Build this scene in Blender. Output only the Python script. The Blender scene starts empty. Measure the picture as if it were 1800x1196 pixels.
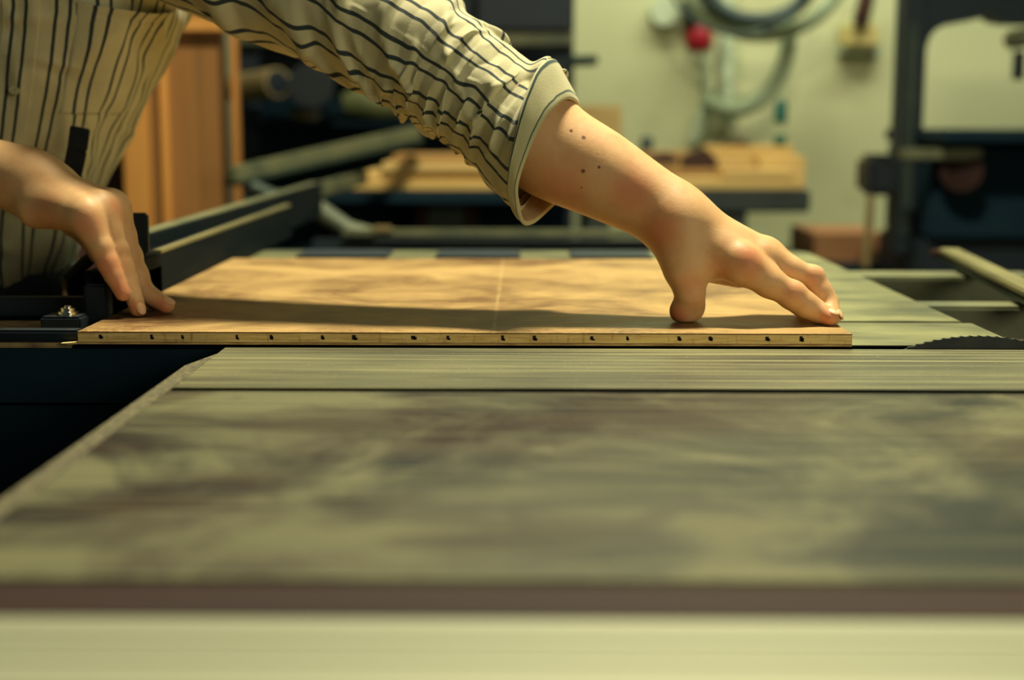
import bpy, bmesh, math, random
import numpy as np
from mathutils import Vector, Matrix

SC = bpy.context.scene
COL = SC.collection
random.seed(7)
RNG = np.random.default_rng(11)

# ------------------------------------------------------------------ camera
F_PX, CX, CY = 2500.0, 900.0, 598.0
TABLE = 0.900
CAM = Vector((0.0, 0.0, TABLE + 0.178))
PITCH, YAW, ROLL = math.radians(8.70), -0.0060, 0.0024
fwd = Vector((math.sin(YAW) * math.cos(PITCH), math.cos(YAW) * math.cos(PITCH), -math.sin(PITCH)))
rgt = fwd.cross(Vector((0, 0, 1))).normalized()
upv = rgt.cross(fwd).normalized()
r2 = rgt * math.cos(ROLL) + upv * math.sin(ROLL)
u2 = upv * math.cos(ROLL) - rgt * math.sin(ROLL)
rgt, upv = r2, u2
cam_data = bpy.data.cameras.new('camera')
cam = bpy.data.objects.new('camera', cam_data)
COL.objects.link(cam)
M3 = Matrix((rgt, upv, -fwd)).transposed()
cam.matrix_world = Matrix.Translation(CAM) @ M3.to_4x4()
cam_data.sensor_width = 36.0
cam_data.lens = 36.0 * F_PX / 1800.0
cam_data.clip_start = 0.02
cam_data.clip_end = 60
cam_data.dof.use_dof = True
cam_data.dof.focus_distance = 1.150
cam_data.dof.aperture_fstop = 3.4
SC.camera = cam

# ------------------------------------------------------------------ world, lights, exposure
w = bpy.data.worlds.new('world'); SC.world = w; w.use_nodes = True
bg = w.node_tree.nodes['Background']
bg.inputs[0].default_value = (0.30, 0.36, 0.40, 1)
bg.inputs[1].default_value = 0.11

def area_light(name, loc, target, sx, sy, power, color):
    d = bpy.data.lights.new(name, 'AREA'); d.shape = 'RECTANGLE'; d.size = sx; d.size_y = sy
    d.energy = power; d.color = color
    o = bpy.data.objects.new(name, d); COL.objects.link(o)
    o.location = loc
    o.rotation_euler = (Vector(target) - Vector(loc)).to_track_quat('-Z', 'Y').to_euler()
    return o
area_light('ceiling_lamp_light', (0.22, 1.71, 2.85), (0.0, 1.3, 0.9), 0.36, 0.16, 96, (1.0, 0.92, 0.64))
area_light('wall_wash_light', (0.9, 3.75, 3.0), (0.8, 4.75, 2.15), 2.4, 0.5, 70, (0.97, 0.98, 0.76))  # added wash that brightens the back wall, no fitting modelled
area_light('front_fill_light', (1.15, -0.45, 1.42), (0.0, 1.25, 1.0), 0.9, 0.6, 11.0, (1.0, 0.92, 0.62))  # added fill from behind the camera for front-facing sides, no real window

SC.view_settings.view_transform = 'Standard'
SC.view_settings.look = 'None'
SC.view_settings.gamma = 1.0
SC.view_settings.use_curve_mapping = False
SC.view_settings.exposure = 0.0
SC.cycles.use_denoising = True
SC.cycles.max_bounces = 6
SC.cycles.caustics_reflective = False
SC.cycles.caustics_refractive = False

# ------------------------------------------------------------------ measuring helpers
def ray(px, py):
    return (fwd * F_PX + rgt * (px - CX) + upv * (CY - py)).normalized()
def P(px, py, Y):
    d = ray(px, py)
    return CAM + d * (Y / d.y)
def G(px, py, z=TABLE):
    d = ray(px, py)
    return CAM + d * ((z - CAM.z) / d.z)

# ------------------------------------------------------------------ materials
def lin(r, g, b):
    f = lambda c: (c / 255 / 12.92) if c / 255 <= 0.04045 else ((c / 255 + 0.055) / 1.055) ** 2.4
    return (f(r), f(g), f(b), 1.0)
class NT:
    def __init__(s, name):
        s.m = bpy.data.materials.new(name); s.m.use_nodes = True
        s.t = s.m.node_tree; s.b = s.t.nodes['Principled BSDF']
    def n(s, kind, **kw):
        nd = s.t.nodes.new(kind)
        for k, v in kw.items(): setattr(nd, k, v)
        return nd
    def l(s, a, b): s.t.links.new(a, b)
    def coords(s, scale=(1, 1, 1), kind='Object', rot=(0, 0, 0)):
        tc = s.n('ShaderNodeTexCoord'); mp = s.n('ShaderNodeMapping')
        mp.inputs['Scale'].default_value = scale; mp.inputs['Rotation'].default_value = rot
        s.l(tc.outputs[kind], mp.inputs['Vector']); return mp.outputs['Vector']
    def noise(s, vec, scale, detail=5, rough=0.55, dist=0.0):
        nd = s.n('ShaderNodeTexNoise')
        nd.inputs['Scale'].default_value = scale; nd.inputs['Detail'].default_value = detail
        nd.inputs['Roughness'].default_value = rough; nd.inputs['Distortion'].default_value = dist
        s.l(vec, nd.inputs['Vector']); return nd.outputs['Fac']
    def ramp(s, fac, stops):
        r = s.n('ShaderNodeValToRGB'); e = r.color_ramp.elements
        while len(e) > 1: e.remove(e[-1])
        e[0].position = stops[0][0]; e[0].color = stops[0][1]
        for p, c in stops[1:]:
            q = e.new(p); q.color = c
        s.l(fac, r.inputs[0]); return r.outputs[0]
    def mix(s, fac, a, b, mode='MIX'):
        m = s.n('ShaderNodeMix', data_type='RGBA', blend_type=mode)
        if isinstance(fac, float): m.inputs[0].default_value = fac
        else: s.l(fac, m.inputs[0])
        for i, v in ((6, a), (7, b)):
            if isinstance(v, tuple): m.inputs[i].default_value = v
            else: s.l(v, m.inputs[i])
        return m.outputs[2]
    def math(s, op, a, b=0.0, c=None):
        m = s.n('ShaderNodeMath', operation=op)
        for i, v in enumerate((a, b) if c is None else (a, b, c)):
            if isinstance(v, (int, float)): m.inputs[i].default_value = v
            else: s.l(v, m.inputs[i])
        return m.outputs[0]
    def bump(s, h, strength=0.3, dist=0.001):
        b = s.n('ShaderNodeBump'); b.inputs['Strength'].default_value = strength
        b.inputs['Distance'].default_value = dist
        s.l(h, b.inputs['Height']); s.l(b.outputs[0], s.b.inputs['Normal'])
    def set(s, color=None, rough=None, metal=None, spec=None):
        for k, v in (('Base Color', color), ('Roughness', rough), ('Metallic', metal), ('Specular IOR Level', spec)):
            if v is None: continue
            if isinstance(v, (int, float, tuple)): s.b.inputs[k].default_value = v
            else: s.l(v, s.b.inputs[k])
        return s.m
G1 = lambda v: (v, v, v, 1)

def noisy(name, c1, c2, scale=8, stretch=(1, 1, 1), rough=0.6, metal=0.0, bump=0.0, lo=0.35, hi=0.65, spec=None, detail=6):
    t = NT(name); v = t.coords(stretch)
    f = t.noise(v, scale, detail)
    c = t.ramp(f, [(lo, c1), (hi, c2)])
    if bump: t.bump(f, bump, 0.002)
    return t.set(c, rough, metal, spec)

MAT = {}
def build_materials():
    # dusty cast iron
    t = NT('cast_iron'); v = t.coords((1, 1, 1)); vs = t.coords((0.95, 1.05, 1))
    a = t.noise(vs, 6.0, 7, 0.62, 0.7)
    fine = t.noise(v, 900, 2, 0.7); sc = t.noise(t.coords((3, 160, 1)), 1.0, 4, 0.6)
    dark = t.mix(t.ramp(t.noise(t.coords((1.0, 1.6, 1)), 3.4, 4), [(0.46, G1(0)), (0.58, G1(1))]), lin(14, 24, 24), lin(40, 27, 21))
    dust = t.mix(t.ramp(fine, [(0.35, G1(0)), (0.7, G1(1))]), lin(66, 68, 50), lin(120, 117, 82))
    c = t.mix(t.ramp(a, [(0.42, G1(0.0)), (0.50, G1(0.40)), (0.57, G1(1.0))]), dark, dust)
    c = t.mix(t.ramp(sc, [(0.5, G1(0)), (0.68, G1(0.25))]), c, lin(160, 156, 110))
    c = t.mix(t.ramp(t.noise(t.coords((1.5, 1.0, 1)), 12, 4, 0.5, 1.2), [(0.57, G1(0)), (0.68, G1(0.55))]), c, lin(60, 56, 44))
    # a few bright grains of dust
    c = t.mix(t.ramp(t.noise(v, 420, 1, 0.3), [(0.80, G1(0)), (0.84, G1(0.8))]), c, lin(214, 206, 150))
    ro = t.ramp(a, [(0.35, G1(0.42)), (0.7, G1(0.70))])
    t.bump(fine, 0.25, 0.0006)
    MAT['iron'] = t.set(c, ro, 0.05, 0.22)
    MAT['iron_edge'] = noisy('iron_edge', lin(44, 44, 36), lin(130, 122, 86), 260, rough=0.7, bump=0.5)
    # rolled strip of the front of the table, plainer and lighter
    t = NT('table_strip'); v = t.coords()
    fine = t.noise(v, 1100, 2, 0.7); ln = t.noise(t.coords((2.5, 210, 1)), 1.0, 4, 0.6); big = t.noise(t.coords((1, 2.5, 1)), 3.2, 4)
    c = t.mix(t.ramp(big, [(0.4, G1(0)), (0.62, G1(1))]), lin(108, 108, 78), lin(58, 60, 46))
    c = t.mix(t.ramp(ln, [(0.5, G1(0)), (0.62, G1(0.55))]), c, lin(190, 186, 134))
    c = t.mix(t.ramp(fine, [(0.30, G1(0.6)), (0.55, G1(0))]), c, lin(78, 72, 54))
    c = t.mix(t.ramp(t.noise(v, 520, 1, 0.3), [(0.76, G1(0)), (0.8, G1(0.8))]), c, lin(220, 214, 160))
    t.bump(fine, 0.25, 0.0006)
    MAT['strip'] = t.set(c, 0.45, 0.3, 0.6)
    MAT['carriage'] = noisy('carriage_alu', lin(84, 88, 68), lin(146, 146, 104), 9, (1, 2, 1), 0.42, 0.35, 0.1)
    MAT['carriage_left'] = noisy('carriage_dusty', lin(120, 102, 72), lin(176, 150, 104), 60, (1, 2, 1), 0.7, 0.1, 0.2)
    MAT['rail'] = noisy('aluminium_rail', lin(142, 144, 118), lin(156, 158, 130), 3, (0.3, 9, 1), 0.5, 0.15)
    MAT['groove'] = noisy('groove_shade', lin(2, 10, 16), lin(5, 14, 20), 20, rough=0.9, spec=0.05)  # near black, puts the shade of recesses into the colour
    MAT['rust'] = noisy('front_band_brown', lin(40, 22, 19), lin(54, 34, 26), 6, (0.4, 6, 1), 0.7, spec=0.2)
    MAT['navy'] = noisy('navy_paint', lin(6, 25, 37), lin(13, 32, 43), 6, rough=0.6)
    MAT['black'] = noisy('black_plastic', lin(4, 20, 30), lin(10, 26, 34), 20, rough=0.5)
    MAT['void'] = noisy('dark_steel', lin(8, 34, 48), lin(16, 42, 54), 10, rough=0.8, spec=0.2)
    MAT['greygreen'] = noisy('grey_green_steel', lin(84, 92, 72), lin(116, 118, 86), 12, rough=0.5, metal=0.2)
    MAT['greendark'] = noisy('dark_green_steel', lin(34, 52, 46), lin(52, 66, 54), 12, rough=0.55, metal=0.1)
    MAT['alu'] = noisy('fence_aluminium', lin(136, 132, 94), lin(160, 154, 110), 20, (3, 0.3, 3), 0.38, 0.5)
    MAT['alu_dark'] = noisy('fence_face_dark', lin(10, 22, 30), lin(24, 30, 32), 12, (6, 0.4, 3), 0.7, 0.0, spec=0.05)
    MAT['chrome'] = noisy('bright_bolt', lin(215, 215, 200), lin(235, 235, 220), 20, rough=0.12, metal=1.0)
    MAT['blade'] = noisy('saw_blade_steel', lin(20, 30, 34), lin(44, 46, 44), 30, (1, 1, 1), 0.45, 0.5)
    # board film
    t = NT('board_film'); v = t.coords()
    sw = t.noise(t.coords((1.2, 1.2, 1)), 5.5, 6, 0.58, 0.9)
    fi = t.noise(t.coords((30, 260, 1)), 1.0, 5, 0.65)
    c = t.mix(t.ramp(sw, [(0.34, G1(0)), (0.60, G1(1))]), lin(100, 70, 48), lin(170, 141, 92))
    c = t.mix(t.ramp(fi, [(0.5, G1(0)), (0.66, G1(0.5))]), c, lin(206, 176, 108))
    ed = t.noise(t.coords((40, 40, 1), rot=(0, 0, 0.5)), 6, 4, 0.7)
    sx = t.n('ShaderNodeSeparateXYZ'); t.l(v, sx.inputs[0])
    near = t.n('ShaderNodeMapRange'); near.inputs[1].default_value = 1.17; near.inputs[2].default_value = 1.125
    t.l(sx.outputs[1], near.inputs[0])
    c = t.mix(t.math('MULTIPLY', near.outputs[0], t.ramp(ed, [(0.42, G1(0)), (0.6, G1(0.7))])), c, lin(186, 150, 100))
    ln = t.math('ABSOLUTE', t.math('ADD', sx.outputs[0], 0.0215))
    lm = t.n('ShaderNodeMapRange'); lm.inputs[1].default_value = 0.0022; lm.inputs[2].default_value = 0.0008; t.l(ln, lm.inputs[0])
    c = t.mix(t.math('MULTIPLY', lm.outputs[0], t.ramp(t.noise(v, 30, 3), [(0.4, G1(0.1)), (0.6, G1(0.32))])), c, lin(206, 176, 120))
    t.bump(fi, 0.15, 0.0006)
    MAT['film'] = t.set(c, t.ramp(sw, [(0.3, G1(0.30)), (0.7, G1(0.6))]), 0.0, 0.10)
    # plywood edge
    t = NT('plywood_core'); g = t.noise(t.coords((26, 40, 420)), 1.0, 5, 0.6, 0.5); g2 = t.noise(t.coords((260, 1, 60), rot=(0, 0.6, 0)), 1.0, 4, 0.6)
    c = t.mix(t.ramp(g, [(0.4, G1(0)), (0.62, G1(1))]), lin(242, 208, 134), lin(212, 172, 104))
    c = t.mix(t.ramp(g2, [(0.56, G1(0)), (0.7, G1(0.5))]), c, lin(140, 102, 56))
    t.bump(g, 0.3, 0.0005); MAT['ply'] = t.set(c, 0.7)
    MAT['ply_low'] = noisy('plywood_bottom_veneer', lin(160, 122, 72), lin(222, 184, 116), 1.0, (60, 60, 700), 0.7)
    MAT['glue'] = noisy('glue_line', lin(40, 26, 18), lin(92, 62, 36), 1.0, (90, 1, 60), 0.8)
    MAT['mark'] = noisy('edge_mark', lin(10, 12, 14), lin(24, 20, 18), 60, rough=0.9)
    MAT['tear'] = noisy('veneer_splinter', lin(206, 178, 112), lin(226, 200, 136), 90, rough=0.8)
    # wood
    def wood(name, a, b, axis='Z', sc=14, rough=0.55):
        st = {'Z': (sc, sc, 0.8), 'X': (0.8, sc, sc), 'Y': (sc, 0.8, sc)}[axis]
        t = NT(name); g = t.noise(t.coords(st), 1.0, 5, 0.6, 0.8)
        c = t.ramp(g, [(0.32, a), (0.66, b)]); t.bump(g, 0.15, 0.001)
        return t.set(c, rough)
    MAT['oak'] = wood('orange_wood', lin(150, 98, 44), lin(190, 132, 64))
    MAT['oak_l'] = wood('light_orange_wood', lin(190, 132, 62), lin(214, 156, 80))
    MAT['oak_d'] = wood('brown_panel_wood', lin(120, 84, 44), lin(156, 110, 58))
    MAT['pine'] = wood('pale_pine', lin(206, 170, 96), lin(232, 200, 128), 'X')
    MAT['pine2'] = wood('brown_pine', lin(160, 120, 66), lin(200, 160, 96), 'X')
    MAT['card'] = noisy('cardboard', lin(142, 98, 62), lin(156, 112, 72), 8, rough=0.9)
    MAT['card_l'] = noisy('pale_cardboard', lin(180, 150, 92), lin(196, 168, 108), 8, rough=0.9)
    MAT['bench'] = noisy('bench_top_dark', lin(44, 56, 54), lin(58, 68, 62), 8, rough=0.6)
    t = NT('wall_paint'); big = t.noise(t.coords((0.8, 1, 1)), 1.3, 3, 0.5)
    c = t.ramp(big, [(0.34, lin(186, 190, 144)), (0.62, lin(200, 202, 156))])
    st = t.noise(t.coords((1.0, 1, 1.6)), 1.7, 4, 0.55)
    c = t.mix(t.ramp(st, [(0.54, G1(0)), (0.74, G1(0.55))]), c, lin(150, 136, 90))
    MAT['wall'] = t.set(c, 0.85)
    MAT['floor'] = noisy('workshop_floor', lin(24, 34, 36), lin(38, 46, 44), 3, rough=0.8, spec=0.2)
    MAT['hose'] = noisy('pale_hose', lin(178, 192, 160), lin(192, 204, 170), 10, rough=0.6)
    MAT['hose_d'] = noisy('dark_hose', lin(28, 50, 48), lin(44, 62, 56), 10, rough=0.5)
    MAT['hose_g'] = noisy('grey_green_hose', lin(146, 164, 130), lin(160, 176, 140), 10, rough=0.6)
    MAT['white'] = noisy('white_plastic', lin(206, 210, 170), lin(216, 218, 180), 10, rough=0.5)
    MAT['cream'] = noisy('cream_plastic', lin(206, 190, 118), lin(218, 202, 130), 10, rough=0.5)
    MAT['red'] = noisy('red_plastic', lin(150, 14, 32), lin(170, 24, 40), 10, rough=0.4)
    MAT['green'] = noisy('green_plastic', lin(16, 84, 72), lin(24, 96, 82), 10, rough=0.4)
    MAT['olive'] = noisy('olive_sheet', lin(70, 82, 50), lin(98, 104, 60), 5, rough=0.6)
    MAT['tan'] = noisy('tan_tube', lin(120, 104, 68), lin(150, 132, 84), 6, rough=0.7)
    MAT['brown'] = noisy('dark_brown_block', lin(50, 28, 20), lin(70, 42, 30), 12, rough=0.7)
    # cloth: stripes from the UV map, u = metres across the stripes
    def cloth(name, across, a, b, stripe, periods):
        t = NT(name); uv = t.n('ShaderNodeUVMap'); sx = t.n('ShaderNodeSeparateXYZ'); t.l(uv.outputs[0], sx.inputs[0])
        mp = t.n('ShaderNodeMapping'); mp.inputs['Scale'].default_value = (1, 1, 1); t.l(uv.outputs[0], mp.inputs[0])
        wob = t.noise(mp.outputs[0], 45, 2, 0.5); wob = t.math('MULTIPLY', t.math('SUBTRACT', wob, 0.5), 0.0020)
        u = t.math('ADD', sx.outputs[across], wob)
        per, lines = periods
        mod = t.math('FLOORED_MODULO', u, per)
        tot = None
        for (p, wd) in lines:
            d = t.math('ABSOLUTE', t.math('SUBTRACT', mod, p))
            k = t.math('LESS_THAN', d, wd)
            sm = t.n('ShaderNodeMapRange', interpolation_type='SMOOTHSTEP')
            sm.inputs[1].default_value = wd + 0.0004; sm.inputs[2].default_value = wd - 0.0004
            t.l(d, sm.inputs[0]); k = sm.outputs[0]
            tot = k if tot is None else t.math('MAXIMUM', tot, k)
        weave = t.noise(mp.outputs[0], 1400, 2, 0.6); blot = t.noise(mp.outputs[0], 30, 4, 0.6)
        base = t.ramp(blot, [(0.3, a), (0.7, b)])
        base = t.mix(t.ramp(weave, [(0.4, G1(0.25)), (0.6, G1(0))]), base, lin(140, 124, 84))
        c = t.mix(t.math('MULTIPLY', tot, 0.95), base, stripe)
        t.bump(weave, 0.35, 0.0008)
        t.b.inputs['Sheen Weight'].default_value = 0.15
        return t.set(c, 0.85, 0.0, 0.2)
    MAT['shirt'] = cloth('striped_linen', 0, lin(196, 190, 150), lin(212, 207, 168), lin(12, 38, 50),
                         (0.0345, [(0.0060, 0.0017), (0.0180, 0.0016)]))
    MAT['cuff'] = cloth('cuff_linen', 1, lin(190, 186, 144), lin(204, 199, 157), lin(26, 66, 66),
                        (1.0, [(0.0030, 0.0009), (0.0172, 0.0005)]))
    MAT['lining'] = noisy('cuff_lining', lin(150, 128, 92), lin(176, 152, 112), 60, rough=0.9)
    MAT['button'] = noisy('shirt_button', lin(150, 148, 104), lin(170, 166, 120), 100, rough=0.4)
    MAT['denim'] = noisy('dark_trousers', lin(24, 34, 44), lin(36, 46, 54), 90, rough=0.9)
    MAT['hair'] = noisy('brown_hair', lin(46, 30, 20), lin(66, 44, 28), 50, rough=0.6)
def build_skin():
    t = NT('skin'); v = t.coords()
    n1 = t.noise(v, 26, 4, 0.6); n2 = t.noise(v, 160, 4, 0.6); n3 = t.noise(v, 900, 2, 0.5)
    c = t.ramp(n1, [(0.3, lin(208, 162, 112)), (0.5, lin(216, 173, 124)), (0.72, lin(204, 152, 102))])
    pos = t.n('ShaderNodeNewGeometry').outputs['Position']
    def spot(c, p, r0, r1, col, amt):
        d = t.n('ShaderNodeVectorMath', operation='DISTANCE'); t.l(pos, d.inputs[0]); d.inputs[1].default_value = tuple(p)
        mr = t.n('ShaderNodeMapRange', interpolation_type='SMOOTHSTEP'); mr.inputs[1].default_value = r0; mr.inputs[2].default_value = r1
        mr.inputs[3].default_value = 0; mr.inputs[4].default_value = amt
        t.l(d.outputs['Value'], mr.inputs[0]); return t.mix(mr.outputs[0], c, col)
    for p, r, a in SKIN_RED: c = spot(c, p, r, r * 0.15, lin(200, 92, 58), a)
    for p, r in SKIN_MOLE: c = spot(c, p, r * 1.25, r * 0.6, lin(92, 44, 28), 0.85)
    t.b.inputs['Subsurface Weight'].default_value = 0.12
    t.b.inputs['Subsurface Radius'].default_value = (0.010, 0.004, 0.002)
    t.b.inputs['Subsurface Scale'].default_value = 0.6
    hb = t.math('ADD', t.math('MULTIPLY', n2, 0.7), t.math('MULTIPLY', n3, 0.3))
    t.bump(hb, 0.30, 0.0009)
    MAT['skin'] = t.set(c, 0.52, 0.0, 0.35)
    MAT['nail'] = noisy('fingernail', lin(222, 172, 126), lin(228, 184, 140), 60, rough=0.45)

# ------------------------------------------------------------------ mesh helpers
class MB:
    def __init__(s): s.v = []; s.f = []; s.mi = []; s.sm = []
    def add(s, vs, fs, mi=0, smooth=False):
        o = len(s.v); s.v += [tuple(p) for p in vs]
        for f in fs: s.f.append(tuple(i + o for i in f)); s.mi.append(mi); s.sm.append(smooth)
    def box(s, a, b, mi=0, bev=0.0):
        lo = [min(a[i], b[i]) for i in range(3)]; hi = [max(a[i], b[i]) for i in range(3)]
        bm = bmesh.new(); bmesh.ops.create_cube(bm, size=1)
        for v in bm.verts: v.co = Vector([(lo[i] + hi[i]) / 2 + v.co[i] * (hi[i] - lo[i]) for i in range(3)])
        if bev: bmesh.ops.bevel(bm, geom=bm.edges[:], offset=min(bev, 0.45 * min(hi[i] - lo[i] for i in range(3))), segments=2, affect='EDGES')
        s.bm(bm, mi)
    def bm(s, bm, mi=0, smooth=False):
        bm.verts.index_update()
        s.add([v.co[:] for v in bm.verts], [[v.index for v in f.verts] for f in bm.faces], mi, smooth); bm.free()
    def obox(s, p, q, wy, hz, mi=0, bev=0.0, up=(0, 0, 1)):
        """bar from p to q, wy wide sideways, hz high"""
        p, q = Vector(p), Vector(q); x = (q - p).normalized(); L = (q - p).length
        y = Vector(up).cross(x).normalized(); z = x.cross(y)
        bm = bmesh.new(); bmesh.ops.create_cube(bm, size=1)
        for v in bm.verts: v.co = Vector((v.co.x * L, v.co.y * wy, v.co.z * hz))
        if bev: bmesh.ops.bevel(bm, geom=bm.edges[:], offset=min(bev, 0.45 * min(wy, hz)), segments=2, affect='EDGES')
        for v in bm.verts: v.co = (p + q) / 2 + x * v.co.x + y * v.co.y + z * v.co.z
        s.bm(bm, mi)
    def tube(s, pts, r, mi=0, n=16, caps=True):
        pts = [Vector(p) for p in pts]; m = len(pts); R = r if isinstance(r, (list, tuple)) else [r] * m
        vs = []; prev = None
        for i, p in enumerate(pts):
            t = (pts[min(i + 1, m - 1)] - pts[max(i - 1, 0)]).normalized()
            if prev is None:
                a = Vector((0, 0, 1)) if abs(t.z) < 0.9 else Vector((1, 0, 0)); prev = t.cross(a).normalized()
            prev = (prev - t * prev.dot(t)).normalized(); b = t.cross(prev)
            for k in range(n):
                an = 2 * math.pi * k / n; vs.append(p + (prev * math.cos(an) + b * math.sin(an)) * R[i])
        fs = [(i * n + k, i * n + (k + 1) % n, (i + 1) * n + (k + 1) % n, (i + 1) * n + k) for i in range(m - 1) for k in range(n)]
        s.add(vs, fs, mi, True)
        if caps:
            s.add([vs[k] for k in range(n)], [tuple(reversed(range(n)))], mi)
            s.add([vs[(m - 1) * n + k] for k in range(n)], [tuple(range(n))], mi)
    def prism(s, poly, y0, y1, mi=0):
        """polygon in X,Z drawn through Y"""
        n = len(poly); vs = [(x, y0, z) for x, z in poly] + [(x, y1, z) for x, z in poly]
        fs = [tuple(range(n)), tuple(reversed(range(n, 2 * n)))] + [(i, i + n, (i + 1) % n + n, (i + 1) % n) for i in range(n)]
        s.add(vs, fs, mi)
    def build(s, name, mats, parent=None):
        me = bpy.data.meshes.new(name); me.from_pydata(s.v, [], s.f)
        mats = mats if isinstance(mats, (list, tuple)) else [mats]
        for m in mats: me.materials.append(MAT[m])
        me.polygons.foreach_set('material_index', s.mi); me.polygons.foreach_set('use_smooth', s.sm)
        bm = bmesh.new(); bm.from_mesh(me); bmesh.ops.recalc_face_normals(bm, faces=bm.faces); bm.to_mesh(me); bm.free()
        me.update()
        o = bpy.data.objects.new(name, me); COL.objects.link(o)
        if parent: o.parent = parent; o.matrix_parent_inverse = parent.matrix_world.inverted()
        return o
def tag(o, label=None, cat=None, group=None, kind=None):
    for k, v in (('label', label), ('category', cat), ('group', group), ('kind', kind)):
        if v: o[k] = v
    return o
def thing(name, loc, label, cat, group=None):
    o = bpy.data.objects.new(name, None); o.empty_display_size = 0.05; o.location = loc; COL.objects.link(o)
    o.matrix_world = Matrix.Translation(Vector(loc))
    return tag(o, label, cat, group)
def catmull(pts, n):
    pts = [np.array(p, float) for p in pts]; out = []
    P_ = [2 * pts[0] - pts[1]] + pts + [2 * pts[-1] - pts[-2]]
    m = len(pts) - 1
    for i in range(n):
        u = i / (n - 1) * m; k = min(int(u), m - 1); t = u - k
        a, b, c, d = P_[k:k + 4]
        out.append(0.5 * (2 * b + (c - a) * t + (2 * a - 5 * b + 4 * c - d) * t * t + (3 * b - 3 * c + d - a) * t ** 3))
    return np.array(out)

# ------------------------------------------------------------------ distance field bodies
class Field:
    def __init__(s, lo, hi, h):
        s.h = h; s.o = np.array(lo, np.float32)
        n = np.ceil((np.array(hi) - np.array(lo)) / h).astype(int) + 1
        ax = [s.o[i] + np.arange(n[i], dtype=np.float32) * h for i in range(3)]
        s.X, s.Y, s.Z = ax[0][:, None, None], ax[1][None, :, None], ax[2][None, None, :]
        s.shape = tuple(n)
    def cone(s, a, b, ra, rb, sq=None):
        a = np.array(a, np.float32); b = np.array(b, np.float32); d = b - a; L2 = float(d @ d) + 1e-12
        X, Y, Z = s.X - a[0], s.Y - a[1], s.Z - a[2]
        t = np.clip((X * d[0] + Y * d[1] + Z * d[2]) / L2, 0, 1)
        if sq is None:
            return np.sqrt((X - t * d[0]) ** 2 + (Y - t * d[1]) ** 2 + (Z - t * d[2]) ** 2) - (ra + (rb - ra) * t)
        # sq = (direction, factor): squashed along one direction
        n_, k = np.array(sq[0], np.float32), sq[1]; n_ = n_ / np.linalg.norm(n_)
        x, y, z = X - t * d[0], Y - t * d[1], Z - t * d[2]
        q = x * n_[0] + y * n_[1] + z * n_[2]
        return np.sqrt(x * x + y * y + z * z + q * q * (k * k - 1)) - (ra + (rb - ra) * t)
    def chain(s, pts, rs, k=0.0, sq=None):
        f = None
        for i in range(len(pts) - 1):
            g = s.cone(pts[i], pts[i + 1], rs[i], rs[i + 1], sq); f = g if f is None else smin(f, g, k)
        return f
def smin(a, b, k):
    if k <= 0: return np.minimum(a, b)
    h = np.maximum(k - np.abs(a - b), 0) / k
    return np.minimum(a, b) - h * h * k * 0.25
def smax(a, b, k): return -smin(-a, -b, k)
def nets(Fv, o, h):
    s = Fv < 0; n = np.array(Fv.shape)
    c = [(i, j, k) for i in (0, 1) for j in (0, 1) for k in (0, 1)]
    sl = lambda q: tuple(slice(q[a], n[a] - 1 + q[a]) for a in range(3))
    cnt = np.zeros(tuple(n - 1), np.int8)
    for q in c: cnt += s[sl(q)]
    act = (cnt > 0) & (cnt < 8); I = np.argwhere(act)
    ids = np.full(act.shape, -1, np.int64); ids[act] = np.arange(len(I))
    pos = np.zeros((len(I), 3)); num = np.zeros(len(I))
    vals = {q: Fv[I[:, 0] + q[0], I[:, 1] + q[1], I[:, 2] + q[2]] for q in c}
    for q in c:
        for ax in range(3):
            if q[ax] == 1: continue
            r = list(q); r[ax] = 1; r = tuple(r)
            f0, f1 = vals[q], vals[r]; m = (f0 < 0) != (f1 < 0)
            t = np.where(m, f0 / np.where(m, f0 - f1, 1), 0)
            p = np.tile(np.array(q, float), (len(I), 1)); p[:, ax] += t
            pos[m] += p[m]; num[m] += 1
    V = (I + pos / num[:, None]) * h + np.array(o)
    faces = []
    for ax in range(3):
        b_, c_ = [(1, 2), (2, 0), (0, 1)][ax]
        sa = [slice(None)] * 3; sb = [slice(None)] * 3
        sa[ax] = slice(0, n[ax] - 1); sb[ax] = slice(1, n[ax])
        e = s[tuple(sa)] != s[tuple(sb)]; E = np.argwhere(e)
        E = E[(E[:, b_] > 0) & (E[:, c_] > 0) & (E[:, b_] < n[b_] - 1) & (E[:, c_] < n[c_] - 1)]
        inside = s[E[:, 0], E[:, 1], E[:, 2]]
        def cell(db, dc):
            J = E.copy(); J[:, b_] -= db; J[:, c_] -= dc; return ids[J[:, 0], J[:, 1], J[:, 2]]
        q = np.stack([cell(1, 1), cell(0, 1), cell(0, 0), cell(1, 0)], 1)
        q[~inside] = q[~inside][:, ::-1]; faces.append(q)
    return V, np.concatenate(faces)
# ------------------------------------------------------------------ room
def S(o): return tag(o, kind='structure')
def build_room():
    m = MB(); m.box((-5.5, -2.5, -0.1), (5.5, 4.85, 0.0)); S(m.build('floor', 'floor'))
    m = MB(); m.box((-5.5, 4.75, 0.0), (5.5, 4.95, 3.2)); S(m.build('wall_back', 'wall'))
    m = MB(); m.box((-4.2, -2.5, 0.0), (-4.0, 4.75, 3.2)); S(m.build('wall_left', 'wall'))
    m = MB(); m.box((4.0, -2.5, 0.0), (4.2, 4.75, 3.2)); S(m.build('wall_right', 'wall'))

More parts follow.
